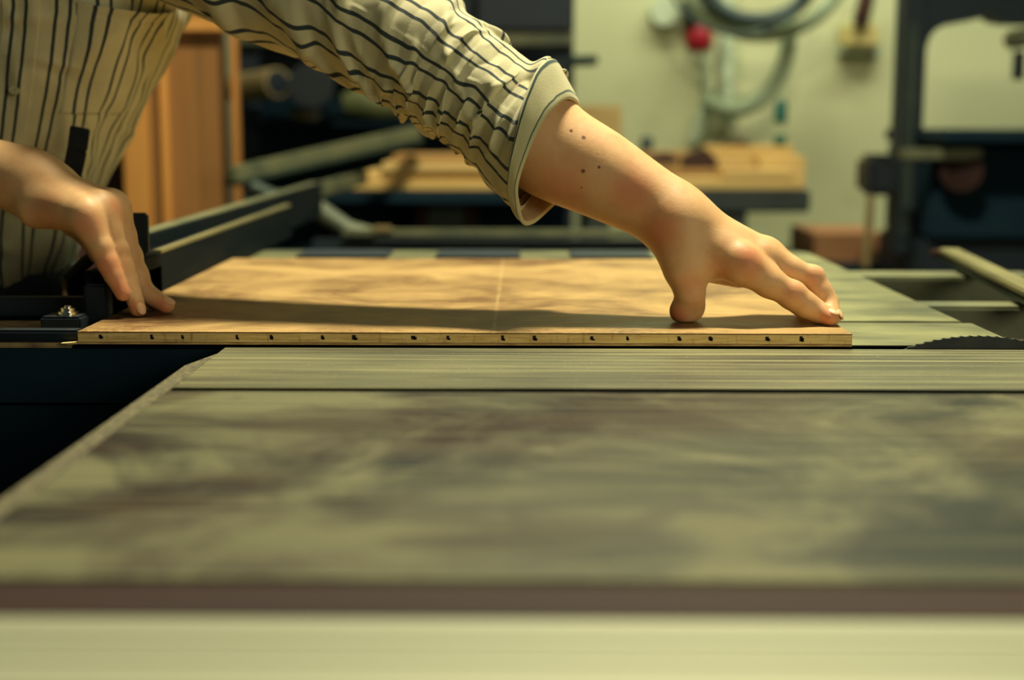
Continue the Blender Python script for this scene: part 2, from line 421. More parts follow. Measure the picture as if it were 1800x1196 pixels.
ZT = TABLE
X_L = -0.2365            # left end of the machined table top
Y_SLOT = 0.940; Y_KERF = 1.122
def build_saw():
    t = thing('table_saw', (0.15, 0.85, 0.0), 'dusty grey-green cast iron sliding table saw filling the foreground', 'table saw')
    # table top with its slot: cast slab in two lands joined under the groove
    m = MB()
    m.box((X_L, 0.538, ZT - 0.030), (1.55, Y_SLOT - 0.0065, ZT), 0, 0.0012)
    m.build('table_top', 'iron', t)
    m = MB()
    m.box((X_L, Y_SLOT + 0.0065, ZT - 0.022), (1.55, Y_KERF, ZT), 0, 0.0012)
    m.build('table_top_strip', 'strip', t)['label'] = 'pale brushed strip beside the blade slot'
    m = MB(); m.box((X_L + 0.001, Y_SLOT - 0.0095, ZT - 0.026), (1.549, Y_SLOT + 0.0095, ZT - 0.0145))
    m.box((X_L + 0.0005, Y_SLOT + 0.0060, ZT - 0.026), (1.549, Y_SLOT + 0.0066, ZT - 0.0007))  # dark sheet over the slot's far wall, painted in for its shade
    m.build('slot_shade_liner', 'groove', t)
    # rough ground chamfer down the left end
    m = MB()
    xo = X_L - 0.0175
    y0, y1 = 0.538, 1.060
    vs = [(X_L, y0, ZT - 0.0005), (X_L, y1 + .03, ZT - 0.0005), (xo, y1, ZT - 0.0045), (xo, y0, ZT - 0.0045),
          (X_L, y0, ZT - 0.045), (X_L, y1 + .03, ZT - 0.045), (xo, y1, ZT - 0.045), (xo, y0, ZT - 0.045)]
    m.add(vs, [(0, 1, 2, 3), (4, 5, 6, 7), (0, 1, 5, 4), (2, 3, 7, 6), (1, 2, 6, 5), (0, 3, 7, 4)])
    m.build('end_edge', 'iron_edge', t)
    # brown front band and pale front rail
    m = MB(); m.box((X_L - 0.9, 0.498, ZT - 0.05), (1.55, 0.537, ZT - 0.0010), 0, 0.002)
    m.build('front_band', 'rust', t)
    m = MB()
    m.box((-1.3, 0.405, ZT - 0.06), (1.6, 0.497, ZT + 0.0), 0, 0.003)
    for y in (0.425, 0.452, 0.470): m.box((-1.3, y, ZT + 0.0), (1.6, y + 0.004, ZT + 0.0008))
    m.build('front_rail', 'rail', t)['label'] = 'pale aluminium front rail'
    # body of the machine
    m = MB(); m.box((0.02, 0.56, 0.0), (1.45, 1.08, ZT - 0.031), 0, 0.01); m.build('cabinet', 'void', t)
    # guide rails below the carriage that show in the gap at the left
    m = MB()
    g = G(72, 690, ZT - 0.075); m.box((-1.6, g.y - .007, ZT - 0.080), (g.x, g.y + .007, ZT - 0.075), 0, 0.002)
    m.build('guide_rail', 'greygreen', t)
    m = MB()
    g = G(84, 737, ZT - 0.10); m.box((-1.6, g.y - .009, ZT - 0.106), (g.x, g.y + .009, ZT - 0.10), 0, 0.002)
    m.build('guide_rail', 'greygreen', t)
    # blade: disc along X, its top just clearing the table at the right
    cx, R, th = 0.366, 0.170, 0.0016
    top = ZT + 0.0108; cz = top - R
    bm = bmesh.new(); n = 150; ring = []
    prof = []
    for k in range(n):
        a0 = 2 * math.pi * k / n
        for da, rr in ((0.0, R), (0.42, R - 0.0008), (0.5, R - 0.0009), (0.8, R - 0.0008)):
            a = a0 + da * 2 * math.pi / n; prof.append((cx + rr * math.sin(a), cz + rr * math.cos(a)))
    for yy in (1.1255 - th, 1.1255 + th):
        ring.append([bm.verts.new((x, yy, z)) for x, z in prof])
    c0 = bm.verts.new((cx, 1.1255 - th, cz)); c1 = bm.verts.new((cx, 1.1255 + th, cz)); N = len(prof)
    for i in range(N):
        j = (i + 1) % N
        bm.faces.new((ring[0][i], ring[0][j], ring[1][j], ring[1][i]))
        bm.faces.new((c0, ring[0][j], ring[0][i])); bm.faces.new((c1, ring[1][i], ring[1][j]))
    m = MB(); m.bm(bm); m.build('saw_blade', 'blade', t)['label'] = 'dark circular saw blade showing its top arc'
    m = MB(); m.box((-0.02, 1.1278, ZT - 0.06), (1.45, 1.1298, ZT - 0.012)); m.build('blade_shroud', 'void', t)
    return t

ZC = ZT + 0.0016; ZB = ZT + 0.012
def build_carriage():
    t = thing('sliding_carriage', (0.0, 1.6, 0.0), 'grey-green sliding crosscut table carrying the plywood board', 'sliding table')
    xr, xl = 0.392, -1.55
    m = MB(); m.box((-0.36, 1.1305, ZC - 0.004), (xr + 0.012, 1.262, ZC), 0, 0.001); m.build('front_beam', 'carriage', t)
    m = MB(); m.box((-0.36, 1.1299, ZC - 0.0041), (xr + 0.012, 1.1306, ZC - 0.0004)); m.build('edge_shade_strip', 'groove', t)  # dark strip over the beam's front face, painted as shade of the gap
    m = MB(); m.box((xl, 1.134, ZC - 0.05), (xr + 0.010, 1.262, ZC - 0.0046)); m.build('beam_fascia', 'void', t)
    m = MB()
    m.box((xl, 1.1305, ZC - 0.0045), (-0.361, 1.262, ZC - 0.0004), 0, 0.0015)
    m.build('left_beam', 'carriage_left', t)['label'] = 'dusty brown left end of the beam'
    # grip plate lying on the left end
    m = MB(); m.box((-0.425, 1.133, ZC), (-0.3565, 1.150, ZC + 0.0095), 0, 0.002); m.build('end_grip', 'black', t)
    m = MB(); m.box((-0.56, 1.285, ZC - 0.04), (xr - 0.002, 1.272, ZC - 0.006)); m.build('groove_floor', 'groove', t)
    m = MB(); m.box((-0.40, 1.272, ZC - 0.025), (xr + 0.006, 1.965, ZC), 0, 0.0012); m.build('table_plate', 'carriage', t)
    # rear rail with dark pads
    for px0, px1 in ((535, 690), (770, 915), (1000, 1140), (1232, 1370)):
        a = P(px0, 450, 1.93); b = P(px1, 450, 1.93)
        m = MB(); m.box((a.x, 1.845, ZC), (b.x, 1.95, ZC + 0.004), 0, 0.002); m.build('rubber_pad', 'navy', t)
    m = MB(); m.box((-0.5, 1.972, ZC - 0.045), (0.40, 2.03, ZC - 0.004), 0, 0.003); m.build('rear_rail', 'greendark', t)
    # right hand outrigger bars
    for (y0, y1, x1) in ((1.68, 1.755, 0.62), (1.405, 1.45, 1.25)):
        m = MB(); m.box((xr + 0.006, y0, ZT - 0.04), (x1, y1, ZT - 0.002), 0, 0.003)
        m.build('outrigger_bar', 'greygreen', t)
    m = MB(); m.box((xr + 0.0125, 1.15, ZT - 0.05), (1.3, 1.235, ZT - 0.008), 0, 0.003); m.build('side_ledge', 'rust', t)
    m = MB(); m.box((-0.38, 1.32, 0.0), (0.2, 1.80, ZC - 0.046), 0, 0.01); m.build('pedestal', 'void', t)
    # lower bed the carriage rolls on
    m = MB(); m.box((-1.6, 1.145, ZC - 0.20), (1.4, 1.25, ZC - 0.05), 0, 0.004); m.build('roller_bed', 'void', t)
    return t

def build_board():
    xl, xr, y0, y1 = -0.3540, 0.2645, 1.1225, 1.745
    z0, z1 = ZC + 0.0002, ZB
    t = MB()
    t.box((xl, y0, z0 + 0.0019), (xr, y1, z1 - 0.0010), 0)           # core
    t.box((xl, y0 - 0.0002, z0), (xr, y1, z0 + 0.0015), 1)            # bottom veneer
    t.box((xl, y0 + 0.0005, z0 + 0.0015), (xr, y1, z0 + 0.0019), 2)   # glue
    t.box((xl, y0 + 0.0003, z1 - 0.0010), (xr, y1, z1 - 0.0005), 2)
    t.box((xl, y0, z1 - 0.0005), (xr, y1, z1), 3)                     # film
    zc = z0 + 0.0062
    for px in (177, 267, 321, 417, 477, 567, 623, 727, 788, 884, 940, 1041, 1103, 1194, 1249, 1349, 1409):
        a = P(px, 592, y0); hw = random.uniform(0.0011, 0.0019) if px not in (1103, 321) else 0.0009
        hh = random.uniform(0.0014, 0.0021)
        t.box((a.x - hw, y0 - 0.0003, zc - hh), (a.x + hw * 0.6, y0 + 0.001, zc + hh), 4)
        t.box((a.x - hw * 0.2, y0 - 0.0003, zc - hh - .0004), (a.x + hw * 1.3, y0 + 0.001, zc + hh * random.uniform(-0.5, 0.6)), 4)
    o = t.build('plywood_board', ['ply', 'ply_low', 'glue', 'film', 'mark'])
    tag(o, 'brown film-faced plywood board with pale cut edge and small black marks under both hands', 'plywood board')
    # splintered veneer at the lower left corner
    m = MB(); a = P(107, 605, y0 + 0.001)
    m.prism([(a.x, z0 + 0.0004), (xl, z0 + 0.0016), (xl, z0 - 0.0002), (a.x + 0.006, z0 - 0.0003)], y0 + .0005, y0 + 0.006)
    m.build('splinter', 'tear', o)
    return o

def build_fence():
    xf = -0.3545
    t = thing('crosscut_fence', (xf, 1.8, ZB), 'dark aluminium crosscut fence with pale top edges running back along the board', 'saw fence')
    zl, zt = ZB + 0.0405, ZB + 0.0535
    yA, yB = 1.225, 2.20
    x0 = xf - 0.0082; zb = ZC + 0.0003
    m = MB(); m.box((x0 - 0.016, yA, zb), (x0 + 0.0078, yB, zl - 0.003), 0, 0.001); m.build('lower_profile', 'alu_dark', t)
    m = MB(); m.box((x0 - 0.002, 1.40, zl - 0.0035), (x0 + 0.0075, yB, zl), 0, 0.0006); m.build('lower_lip', 'alu', t)
    m = MB(); m.box((x0 - 0.040, 1.36, zb), (x0 - 0.0165, 2.72, zt - 0.002), 0, 0.001); m.build('upper_profile', 'alu_dark', t)
    m = MB(); m.box((x0 - 0.038, 1.36, zt - 0.002), (x0 - 0.019, 2.72, zt), 0, 0.0006); m.build('upper_lip', 'greygreen', t)
    # black end housing beside the board corner
    h = P(145, 500, 1.212)
    m = MB(); m.box((h.x, 1.212, zb), (xf - 0.0004, 1.40, h.z), 0, 0.0025)
    m.build('end_housing', 'black', t)
    m = MB(); m.box((x0 - 0.030, 1.345, zl), (x0 + 0.0090, 1.354, ZB + 0.0805), 0, 0.002)
    m.build('flip_stop', 'black', t)
    # dark plate running off to the left behind the bolt
    g = P(60, 523, 1.285); m = MB(); m.box((-0.95, 1.285, zb), (h.x - 0.001, 1.30, g.z), 0, 0.002); m.build('side_plate', 'navy', t)
    # lever of the stop
    m = MB(); m.tube([P(118, 492, 1.30), P(150, 462, 1.31), P(165, 448, 1.32)], [0.005, 0.0065, 0.005], 0, 12); m.build('clamp_lever', 'black', t)
    # bolt and washer at the left
    b = P(120, 554, 1.175)
    m = MB()
    m.tube([b, b + Vector((0, 0, 0.0030))], 0.0085, 0, 20)
    m.tube([b + Vector((0, 0, 0.0030)), b + Vector((0, 0, 0.0060))], 0.0065, 0, 6)
    m.tube([b + Vector((0, 0, 0.0060)), b + Vector((0, 0, 0.0078))], 0.0030, 0, 14)
    m.build('bolt', 'chrome', t)
    m = MB(); m.box((b.x - 0.02, b.y - 0.012, ZC + 0.0001), (h.x + 0.012, b.y + 0.018, b.z), 0, 0.002); m.build('mounting_bracket', 'black', t)
    return t

# ------------------------------------------------------------------ background
def pb(m, x0, y0, x1, y1, Y, dep, mi=0, bev=0.0):
    a = P(x0, y0, Y); b = P(x1, y1, Y)
    m.box((a.x, Y, b.z), (b.x, Y + dep, a.z), mi, bev)
def one(name, label, cat, mats, fn, group=None):
    m = MB(); fn(m); return tag(m.build(name, mats), label, cat, group)

def build_background():
    # ---- wooden boards at the left
    t = thing('wooden_cabinet', P(300, 420, 2.95), 'tall orange-brown wooden cabinet standing behind the worker', 'cabinet')
    def q(name, mat, *r, zlo=None, **kw):
        m = MB()
        for (x0, y0, x1, y1, Y, d) in r:
            a = P(x0, y0, Y); b = P(x1, y1, Y)
            m.box((a.x, Y, (0.0 if zlo is None else zlo)), (b.x, Y + d, a.z), 0, 0.003)
        return m.build(name, mat, t)
    q('side_panel', 'oak_l', (195, -260, 264, 400, 2.90, 0.03))
    q('carcass', 'brown', (100, -260, 345, 400, 2.985, 0.36))
    q('door', 'oak_d', (236, -260, 398, 400, 2.95, 0.03))
    q('stile', 'oak', (394, -260, 420, 400, 2.90, 0.05))
    q('stile', 'oak_l', (264, -260, 300, 400, 2.935, 0.02))
    m = MB(); pb(m, 300, 30, 394, 56, 2.925, 0.03, 0, .003); m.build('rail', 'oak_l', t)
    # ---- storage rack
    t = thing('storage_rack', (-0.45, 4.2, 0.0), 'dark steel storage rack with long materials behind the reaching arm', 'rack')
    zt = P(0, -330, 3.9).z
    for px in (430, 990):
        m = MB(); a = P(px, 0, 3.9); m.box((a.x - .03, 3.9, 0), (a.x + .03, 3.96, zt), 0, .003); m.build('upright', 'navy', t)
    m = MB(); pb(m, 415, 54, 1008, 80, 3.86, 0.05, 0, .004); m.build('shelf_rail', 'greygreen', t)
    m = MB(); pb(m, 412, -330, 1006, 130, 4.22, 0.03, 0); m.build('back_sheet', 'navy', t)
    m = MB(); a = P(412, 0, 4.22); b = P(1006, 0, 4.22); m.box((a.x, 4.22, 0), (b.x, 4.25, P(0, 131, 4.22).z)); m.build('lower_back_sheet', 'void', t)
    m = MB(); pb(m, 840, -300, 1004, 52, 3.84, 0.30, 0, .004); m.build('bin', 'navy', t)
    m = MB(); pb(m, 470, -300, 835, 46, 3.95, 0.2, 0, .004); m.build('bin', 'navy', t)
    m = MB(); pb(m, 412, 214, 1000, 222, 3.80, 0.4, 0, .002); m.build('shelf', 'void', t)
    m = MB(); pb(m, 412, 187, 585, 191, 3.70, 0.2, 0, .001); m.build('shelf', 'void', t)
    m = MB(); m.tube([P(1000, 108, 3.85), P(1046, 106, 3.80)], 0.014, 0); m.build('peg', 'hose_d', t)
    # ---- rolled tubes on the rack
    def tubeobj(name, label, cat, mat, p0, p1, r, hole=None):
        m = MB(); p0, p1 = Vector(p0), Vector(p1)
        m.tube([p0, p1], r, 0, 24)
        if hole:
            d = (p1 - p0).normalized(); m.tube([p1 + d * 0.0005, p1 + d * 0.002], r * 0.86, 1, 24)
        return tag(m.build(name, [mat, 'black'] if hole else mat), label, cat)
    tubeobj('cardboard_tube', 'tan cardboard tube lying on the rack beside the wooden cabinet', 'tube', 'tan', P(414, 156, 3.84), P(488, 145, 3.68), 0.038, 1)
    tubeobj('stove_pipe', 'short black pipe with its round end facing out on the rack', 'pipe', 'black', P(552, 148, 3.84), P(546, 150, 3.56), 0.055, 1)
    tubeobj('cardboard_tube', 'small olive tube end below the black pipe', 'tube', 'tan', P(520, 204, 3.90), P(552, 202, 3.66), 0.015, 1)
    one('folded_tarp', 'olive green folded tarp slumped on the rack under the sleeve', 'tarp', 'olive',
        lambda m: m.tube([P(606, 184, 3.90), P(630, 178, 3.90), P(670, 186, 3.90), (P(750, 196, 3.90))], [0.03, 0.045, 0.042, 0.02], 0, 14))
    # ---- lower machine with slanted arms
    t = thing('panel_lift_frame', P(600, 420, 2.9) * 1.0, 'grey-green steel outrigger frame with slanting arms behind the fence', 'steel frame')
    m = MB(); m.obox(P(405, 308, 2.75), P(735, 232, 3.35), 0.02, 0.030, 0, .004); m.build('upper_arm', 'greygreen', t)
    m = MB(); m.obox(P(405, 322, 2.76), P(735, 246, 3.36), 0.04, 0.012, 0, .004); m.build('arm_flange', 'greendark', t)
    m = MB(); m.obox(P(560, 334, 2.86), P(640, 312, 3.25), 0.02, 0.030, 0, .004); m.build('lower_arm', 'greygreen', t)
    m = MB(); m.tube([P(530, 350, 2.8), P(572, 378, 2.8), P(612, 404, 2.8), P(660, 414, 2.8)], [.022, .020, .018, .014], 0, 14); m.build('brace', 'greygreen', t)
    m = MB(); m.tube([P(430, 322, 2.8), P(480, 345, 2.8), P(530, 352, 2.8)], .014, 0, 12); m.build('brace', 'greendark', t)
    m = MB(); pb(m, 600, 404, 1186, 419, 2.75, 0.03, 0, .004); m.build('cross_rail', 'greygreen', t)
    m = MB(); m.box((P(540, 0, 2.78).x, 2.79, 0), (P(1260, 0, 2.78).x, 2.83, P(0, 420, 2.79).z)); m.build('apron_plate', 'navy', t)
    m = MB(); pb(m, 655, 398, 690, 410, 2.73, 0.02, 0, .004); m.build('latch', 'tan', t)
    # ---- planer under the lumber
    t = thing('planer_machine', (-0.1, 3.7, 0.0), 'dark machine bench with a rounded motor carrying the stacked lumber', 'machine')
    m = MB(); a = P(560, 336, 3.35); b = P(1010, 0, 3.35); m.box((a.x, 3.35, a.z - 0.03), (b.x, 3.78, a.z), 0, .004); m.build('bed', 'void', t); zb = a.z
    m = MB(); m.box((a.x, 3.75, 0), (b.x, 3.78, zb - 0.03)); m.build('back_plate', 'void', t)
    m = MB(); c = P(785, 384, 3.5); m.tube([c, c + Vector((0, .02, 0)), c + Vector((0, 0.18, 0))], [0.055, 0.062, 0.062], 0, 24); m.build('motor', 'greendark', t)
    for px in (740, 828):
        m = MB(); a = P(px, 345, 3.45); b = P(px - 20 if px < 780 else px + 20, 405, 3.45); m.obox((a.x, 3.5, zb - .03), (b.x, 3.5, 0.0), 0.03, 0.03, 0, .003); m.build('leg', 'rust', t)
    # lumber
    rows = [(618, 870, 318, 334, 'pine'), (640, 905, 302, 318, 'pine'), (672, 900, 287, 302, 'pine'), (690, 880, 274, 287, 'pine2')]
    labs = ['longest pale plank at the bottom of the stack behind the sleeve', 'second pale plank up in the stack behind the sleeve',
            'third pale plank up in the stack behind the sleeve', 'topmost brownish plank of the stack behind the sleeve']
    zc = zb
    for (x0, x1, y0, y1, mt), lb in zip(rows, labs):
        a = P(x0, y1, 3.4); b = P(x1, y0, 3.4); h = b.z - a.z
        m = MB(); m.box((a.x, 3.40 + random.uniform(-.01, .01), zc + 0.0004), (b.x, 3.62, zc + h), 0, .002); zc += h
        tag(m.build('plank', mt), lb, 'plank', 'planks stacked on the machine')

    # ---- workbench on the right
    t = thing('workbench', (1.1 - .35, 4.1, 0.0), 'grey workbench with a thick dark top against the wall, cluttered with offcuts', 'workbench')
    a = P(1034, 334, 3.75); b = P(1424, 374, 3.75)
    zb = a.z + 0.0; m = MB(); m.box((a.x, 3.75, b.z), (b.x, 4.35, zb), 0, .006); m.build('bench_top', 'bench', t)
    for x, y in ((a.x + .03, 3.80), (P(1300, 0, 3.8).x, 3.80), (a.x + .03, 4.28), (P(1300, 0, 3.8).x, 4.28)):
        m = MB(); m.box((x - .03, y - .03, 0), (x + .03, y + .03, b.z + .002), 0, .004); m.build('leg', 'bench', t)
    zb += 0.0004
    def onb(px, Y): return P(px, 300, Y).x
    def plank(x0, x1, Y, d, z0, z1, mt, label, name='offcut', cat='offcut', group='offcuts on the workbench'):
        m = MB(); m.box((onb(x0, Y), Y, z0), (onb(x1, Y), Y + d, z1), 0, .003); return tag(m.build(name, mt), label, cat, group)
    plank(1180, 1412, 3.78, .10, zb, zb + .028, 'pine', 'longest pale board lying along the front edge of the workbench')
    plank(1270, 1400, 3.78, .09, zb + .0284, zb + .052, 'pine', 'short pale board on top of the long front board')
    plank(1335, 1416, 3.90, .12, zb, zb + .085, 'pine', 'square pale block at the right end of the workbench')
    plank(1150, 1265, 3.92, .10, zb, zb + .050, 'pine2', 'brown offcut at the left end of the workbench')
    plank(1262, 1330, 3.92, .10, zb, zb + .062, 'pine2', 'brown offcut in the middle of the workbench')
    plank(1240, 1395, 4.05, .12, zb, zb + .110, 'pine', 'upright pale offcut behind the others on the workbench')
    plank(1130, 1235, 4.06, .12, zb, zb + .095, 'pine2', 'brown offcut at the back left of the workbench')
    def plane_body(m, px, py, Y, L, H):
        a = P(px, py, Y); m.prism([(a.x - L, a.z), (a.x + L * .7, a.z), (a.x + L, a.z + H * .35), (a.x + L * .3, a.z + H), (a.x - L * .5, a.z + H * .8), (a.x - L, a.z + H * .5)], Y, Y + .07)
    one('hand_plane', 'dark block plane lying in the middle of the workbench clutter', 'hand plane', 'brown', lambda m: plane_body(m, 1232, 295, 3.93, .048, .052))
    one('hand_tool', 'dark brown hand tool resting at the left of the clutter', 'hand tool', 'brown', lambda m: plane_body(m, 1168, 288, 3.94, .040, .030))
    one('hand_tool', 'reddish-brown hand tool on the upright offcut', 'hand tool', 'brown', lambda m: plane_body(m, 1300, 262, 4.07, .036, .026))
    def jar(m):
        a = P(1138, 262, 4.1); m.tube([(a.x, 4.12, a.z - .01), (a.x, 4.12, a.z + .03), (a.x, 4.12, a.z + .036)], [.018, .018, .012], 0, 16)
    one('glue_pot', 'small dark green pot on the back left offcut', 'pot', 'hose_d', jar)
    # bottle: green cap, pale body, green base
    x = P(1370, 200, 4.12).x; z = [P(0, v, 4.12).z for v in (250, 234, 212, 180, 172)]
    z[0] = zb + .1104
    m = MB(); m.tube([(x, 4.1, z[0]), (x, 4.1, z[1])], .017, 0, 20); bo = m.build('glue_bottle', 'green')
    tag(bo, 'slim green and pale bottle standing at the back of the workbench', 'bottle')
    m = MB(); m.tube([(x, 4.1, z[1]), (x, 4.1, z[2])], .014, 0, 20); m.build('body_band', 'hose', bo)
    m = MB(); m.tube([(x, 4.1, z[2]), (x, 4.1, z[3]), (x, 4.1, z[4])], [.019, .018, .010], 0, 20); m.build('cap', 'green', bo)
    # pale boxes behind the forearm
    m = MB(); a = P(1015, 250, 4.2); b = P(1092, 186, 4.2); m.box((a.x, 4.18, zb), (b.x, 4.34, b.z), 0, .004)
    tag(m.build('cardboard_carton', 'card_l'), 'pale tan carton standing on the left end of the workbench behind the forearm', 'carton')
    m = MB(); a = P(1430, 462, 3.9); b = P(1560, 411, 3.9); m.box((a.x, 3.9, a.z), (b.x, 4.25, b.z), 0, .003)
    box = tag(m.build('cardboard_box', 'card'), 'brown cardboard box on a low stand beside the bandsaw', 'cardboard box')
    m = MB(); m.box((a.x - .03, 3.86, 0), (b.x + .05, 4.3, a.z - .0005), 0, .004)
    tag(m.build('low_stand', 'void'), 'dark low stand under the brown cardboard box', 'stand')
    # ---- things on the wall (wall face Y = 4.75)
    W = 4.73
    def loop(label, mat, c, rx, rz, a0, a1, r, Y, name='dust_hose', cat='hose', tail=None):
        pts = []
        for i in range(33):
            a = math.radians(a0 + (a1 - a0) * i / 32); pts.append(P(c[0] + rx * math.cos(a), c[1] - rz * math.sin(a), Y))
        if tail: pts += [P(x, y, Y) for x, y in tail]
        m = MB(); m.tube(pts, r, 0, 14); return tag(m.build(name, mat), label, cat)
    loop('wide pale hose hanging in a long loop on the wall', 'hose_g', (1288, 60), 98, 132, 20, -120, .026, 4.585)
    loop('big hose loop coming down from above at the right', 'hose_g', (1340, -80), 150, 142, -8, -172, .022, 4.52)
    loop('dark coiled cable at the top of the wall', 'hose_d', (1330, -40), 96, 76, -10, -172, .024, 4.47, 'coiled_cable', 'cable')
    loop('thin grey hose loop crossing the dark coil', 'hose_d', (1300, -60), 130, 120, -15, -165, .007, 4.425, 'thin_hose', 'hose')
    def pipe(label, mat, pts, r, name, cat, Y=4.70):
        m = MB(); m.tube([P(x, y, Y) for x, y in pts], r, 0, 14); return tag(m.build(name, mat), label, cat)
    pipe('pale vertical dust pipe on the wall ending in a grey collar', 'hose', [(1277, -120), (1277, 60), (1279, 190)], .026, 'dust_pipe', 'pipe')
    pipe('grey collar closing the pale vertical dust pipe', 'hose_g', [(1279, 192), (1280, 215)], .029, 'pipe_collar', 'collar')
    pipe('thin pale hose beside the vertical dust pipe', 'white', [(1262, 60), (1250, 110), (1252, 180), (1262, 210)], .006, 'thin_hose', 'hose', 4.645)
    pipe('pale grey hose leaning from the wall to the workbench', 'hose', [(1242, 180), (1228, 225), (1218, 250)], .022, 'dust_hose', 'hose', 4.715)
    def plug(m):
        a = P(1228, 92, 4.66); b = P(1228, 44, 4.66); m.tube([a, a.lerp(b, .15), a.lerp(b, .6), b], [.022, .042, .044, .028], 0, 20)
    pl = one('power_plug', 'round red plug hanging on the wall below a dark bracket', 'plug', 'red', plug)
    m = MB(); m.tube([P(x, y, 4.64) for x, y in ((1236, 90), (1240, 140), (1242, 190), (1232, 240))], .010, 0, 12); m.build('cord', 'hose_g', pl)
    def br(m): pb(m, 1206, -10, 1234, 42, 4.62, .129, 0, .01)
    one('wall_bracket', 'dark green bracket above the red plug', 'bracket', 'hose_d', br)
    def wc(m): a = P(1168, 20, 4.7); m.tube([a, a + Vector((0, .049, 0))], .045, 0, 24)
    one('wall_clock', 'round white fitting high on the wall left of the plug', 'fitting', 'hose', wc)
    def sb(m): pb(m, 1483, 44, 1545, 82, 4.67, .079, 0, .008)
    so = one('socket_box', 'cream socket box on the wall beside the bandsaw', 'socket box', 'cream', sb)
    m = MB(); pb(m, 1476, 78, 1548, 96, 4.70, .049, 0, .004); m.build('back_plate', 'hose', so)
    m = MB(); m.tube([P(1512, 42, 4.66), P(1520, 10, 4.64), P(1532, -40, 4.64)], [.026, .026, .020], 0, 16)
    tag(m.build('cable_plug', 'brown'), 'dark plug and cable standing up from the cream socket box', 'plug')
    # ---- bandsaw
    t = thing('bandsaw', (1.75 - .45, 3.7, 0.0), 'large dark navy bandsaw at the right edge of the photo', 'bandsaw')
    Y = 3.55
    X = lambda px: P(px, 100, Y).x
    XF = lambda px, d: P(px, 100, Y + d).x
    Z = lambda py: P(1650, py, Y).z
    # column and upper arm as one C-shaped casting
    poly = [(X(1574), Z(250)), (X(1580), Z(120)), (X(1586), Z(20)), (X(1586), Z(-330)), (X(2050), Z(-330)), (X(2050), Z(30)), (X(1768), Z(40)), (X(1750), Z(36)),
            (X(1737), Z(22)), (X(1715), Z(34)), (X(1680), Z(38)), (X(1655), Z(44)), (X(1640), Z(52)), (X(1632), Z(66)), (X(1629), Z(85)), (X(1629), Z(250))]
    m = MB()
    # build from convex pieces
    m.box((XF(1570, .10), Y, 0.75), (X(1629), Y + .10, Z(-330)), 0, .006)
    m.prism([(X(1629) - .002, Z(86)), (X(1633), Z(66)), (X(1642), Z(53)), (X(1660), Z(43)), (X(1690), Z(38)), (X(1716), Z(33)), (X(1737), Z(22)), (X(1752), Z(35)), (X(1775), Z(40)), (X(2050), Z(42)), (X(2050), Z(-330)), (X(1629) - .002, Z(-330))], Y, Y + .10)
    m.build('frame', 'navy', t)
    m = MB(); m.box((X(1594), Y - .006, .8), (X(1612), Y, Z(40)), 0, .002); m.build('trim_strip', 'greendark', t)
    m = MB(); c = P(1792, 68, Y + .05); m.tube([c + Vector((0, -.08, 0)), c + Vector((0, .05, 0))], .024, 0, 18); m.build('blade_guide', 'greygreen', t)
    m = MB(); pb(m, 1788, 90, 1800, 140, Y, .03); m.build('guide_post', 'navy', t)
    m = MB(); a = P(1562, 252, Y - .25); b = P(2100, 229, Y - .25); m.box((XF(1560, .30), Y - .25, a.z), (b.x, Y + .30, b.z), 0, .006)
    m.build('saw_table', 'void', t)
    m = MB(); a = P(1590, 281, Y - .2); b = P(1728, 262, Y - .2); m.box((a.x, Y - .20, a.z), (b.x, Y - .14, b.z), 0, .004); m.build('trunnion', 'greygreen', t)
    m = MB(); m.box((XF(1570, .28), Y - .13, .80), (X(2050), Y + .30, Z(253)), 0, .01); m.build('body', 'void', t)
    m = MB(); m.box((XF(1560, .28), Y - .10, 0.0), (X(2050), Y + .30, .80), 0, .01); m.build('base', 'navy', t)
    m = MB(); pb(m, 1528, 272, 1578, 345, Y - .05, .14, 0, .015); m.build('switch_box', 'black', t)
    m = MB(); m.tube([P(1690, 300, Y - .14), P(1690, 300, Y - .19)], .05, 0, 24); m.build('handwheel', 'rust', t)
    pts = [P(1530, 345, 3.5), P(1528, 390, 3.5), P(1524, 430, 3.5), P(1522, 470, 3.5)]
    m = MB(); m.tube(pts, .010, 0, 10); tag(m.build('hanging_cable', 'tan'), 'pale cable hanging from the bandsaw switch box', 'cable')
    # ---- rip fence lying at an angle on the right
    t = thing('angled_fence', P(1740, 470, 1.7), 'light aluminium fence bar lying at an angle at the right edge of the photo', 'saw fence')
    p, q = P(1668, 441, 1.85), P(1850, 530, 1.325)
    m = MB(); m.obox(p, q, 0.026, 0.008, 0, .002); m.build('top_flange', 'alu', t)
    dz = Vector((0, 0, -.0079)); m = MB(); m.obox(p + dz, q + dz, 0.024, 0.0082, 0, .002); m.build('web', 'greendark', t)
    m = MB(); m.obox(p + Vector((-.012, .02, -.004)), p + Vector((0, 0, -.004)), 0.026, 0.009, 0, .002); m.build('end_cap', 'brown', t)
# ------------------------------------------------------------------ the person
def on_board(px, py, r):
    g = G(px, py, ZB); return np.array([g.x, g.y, ZB + r * 0.93])
def V3(px, py, Y): return np.array(P(px, py, Y)[:])
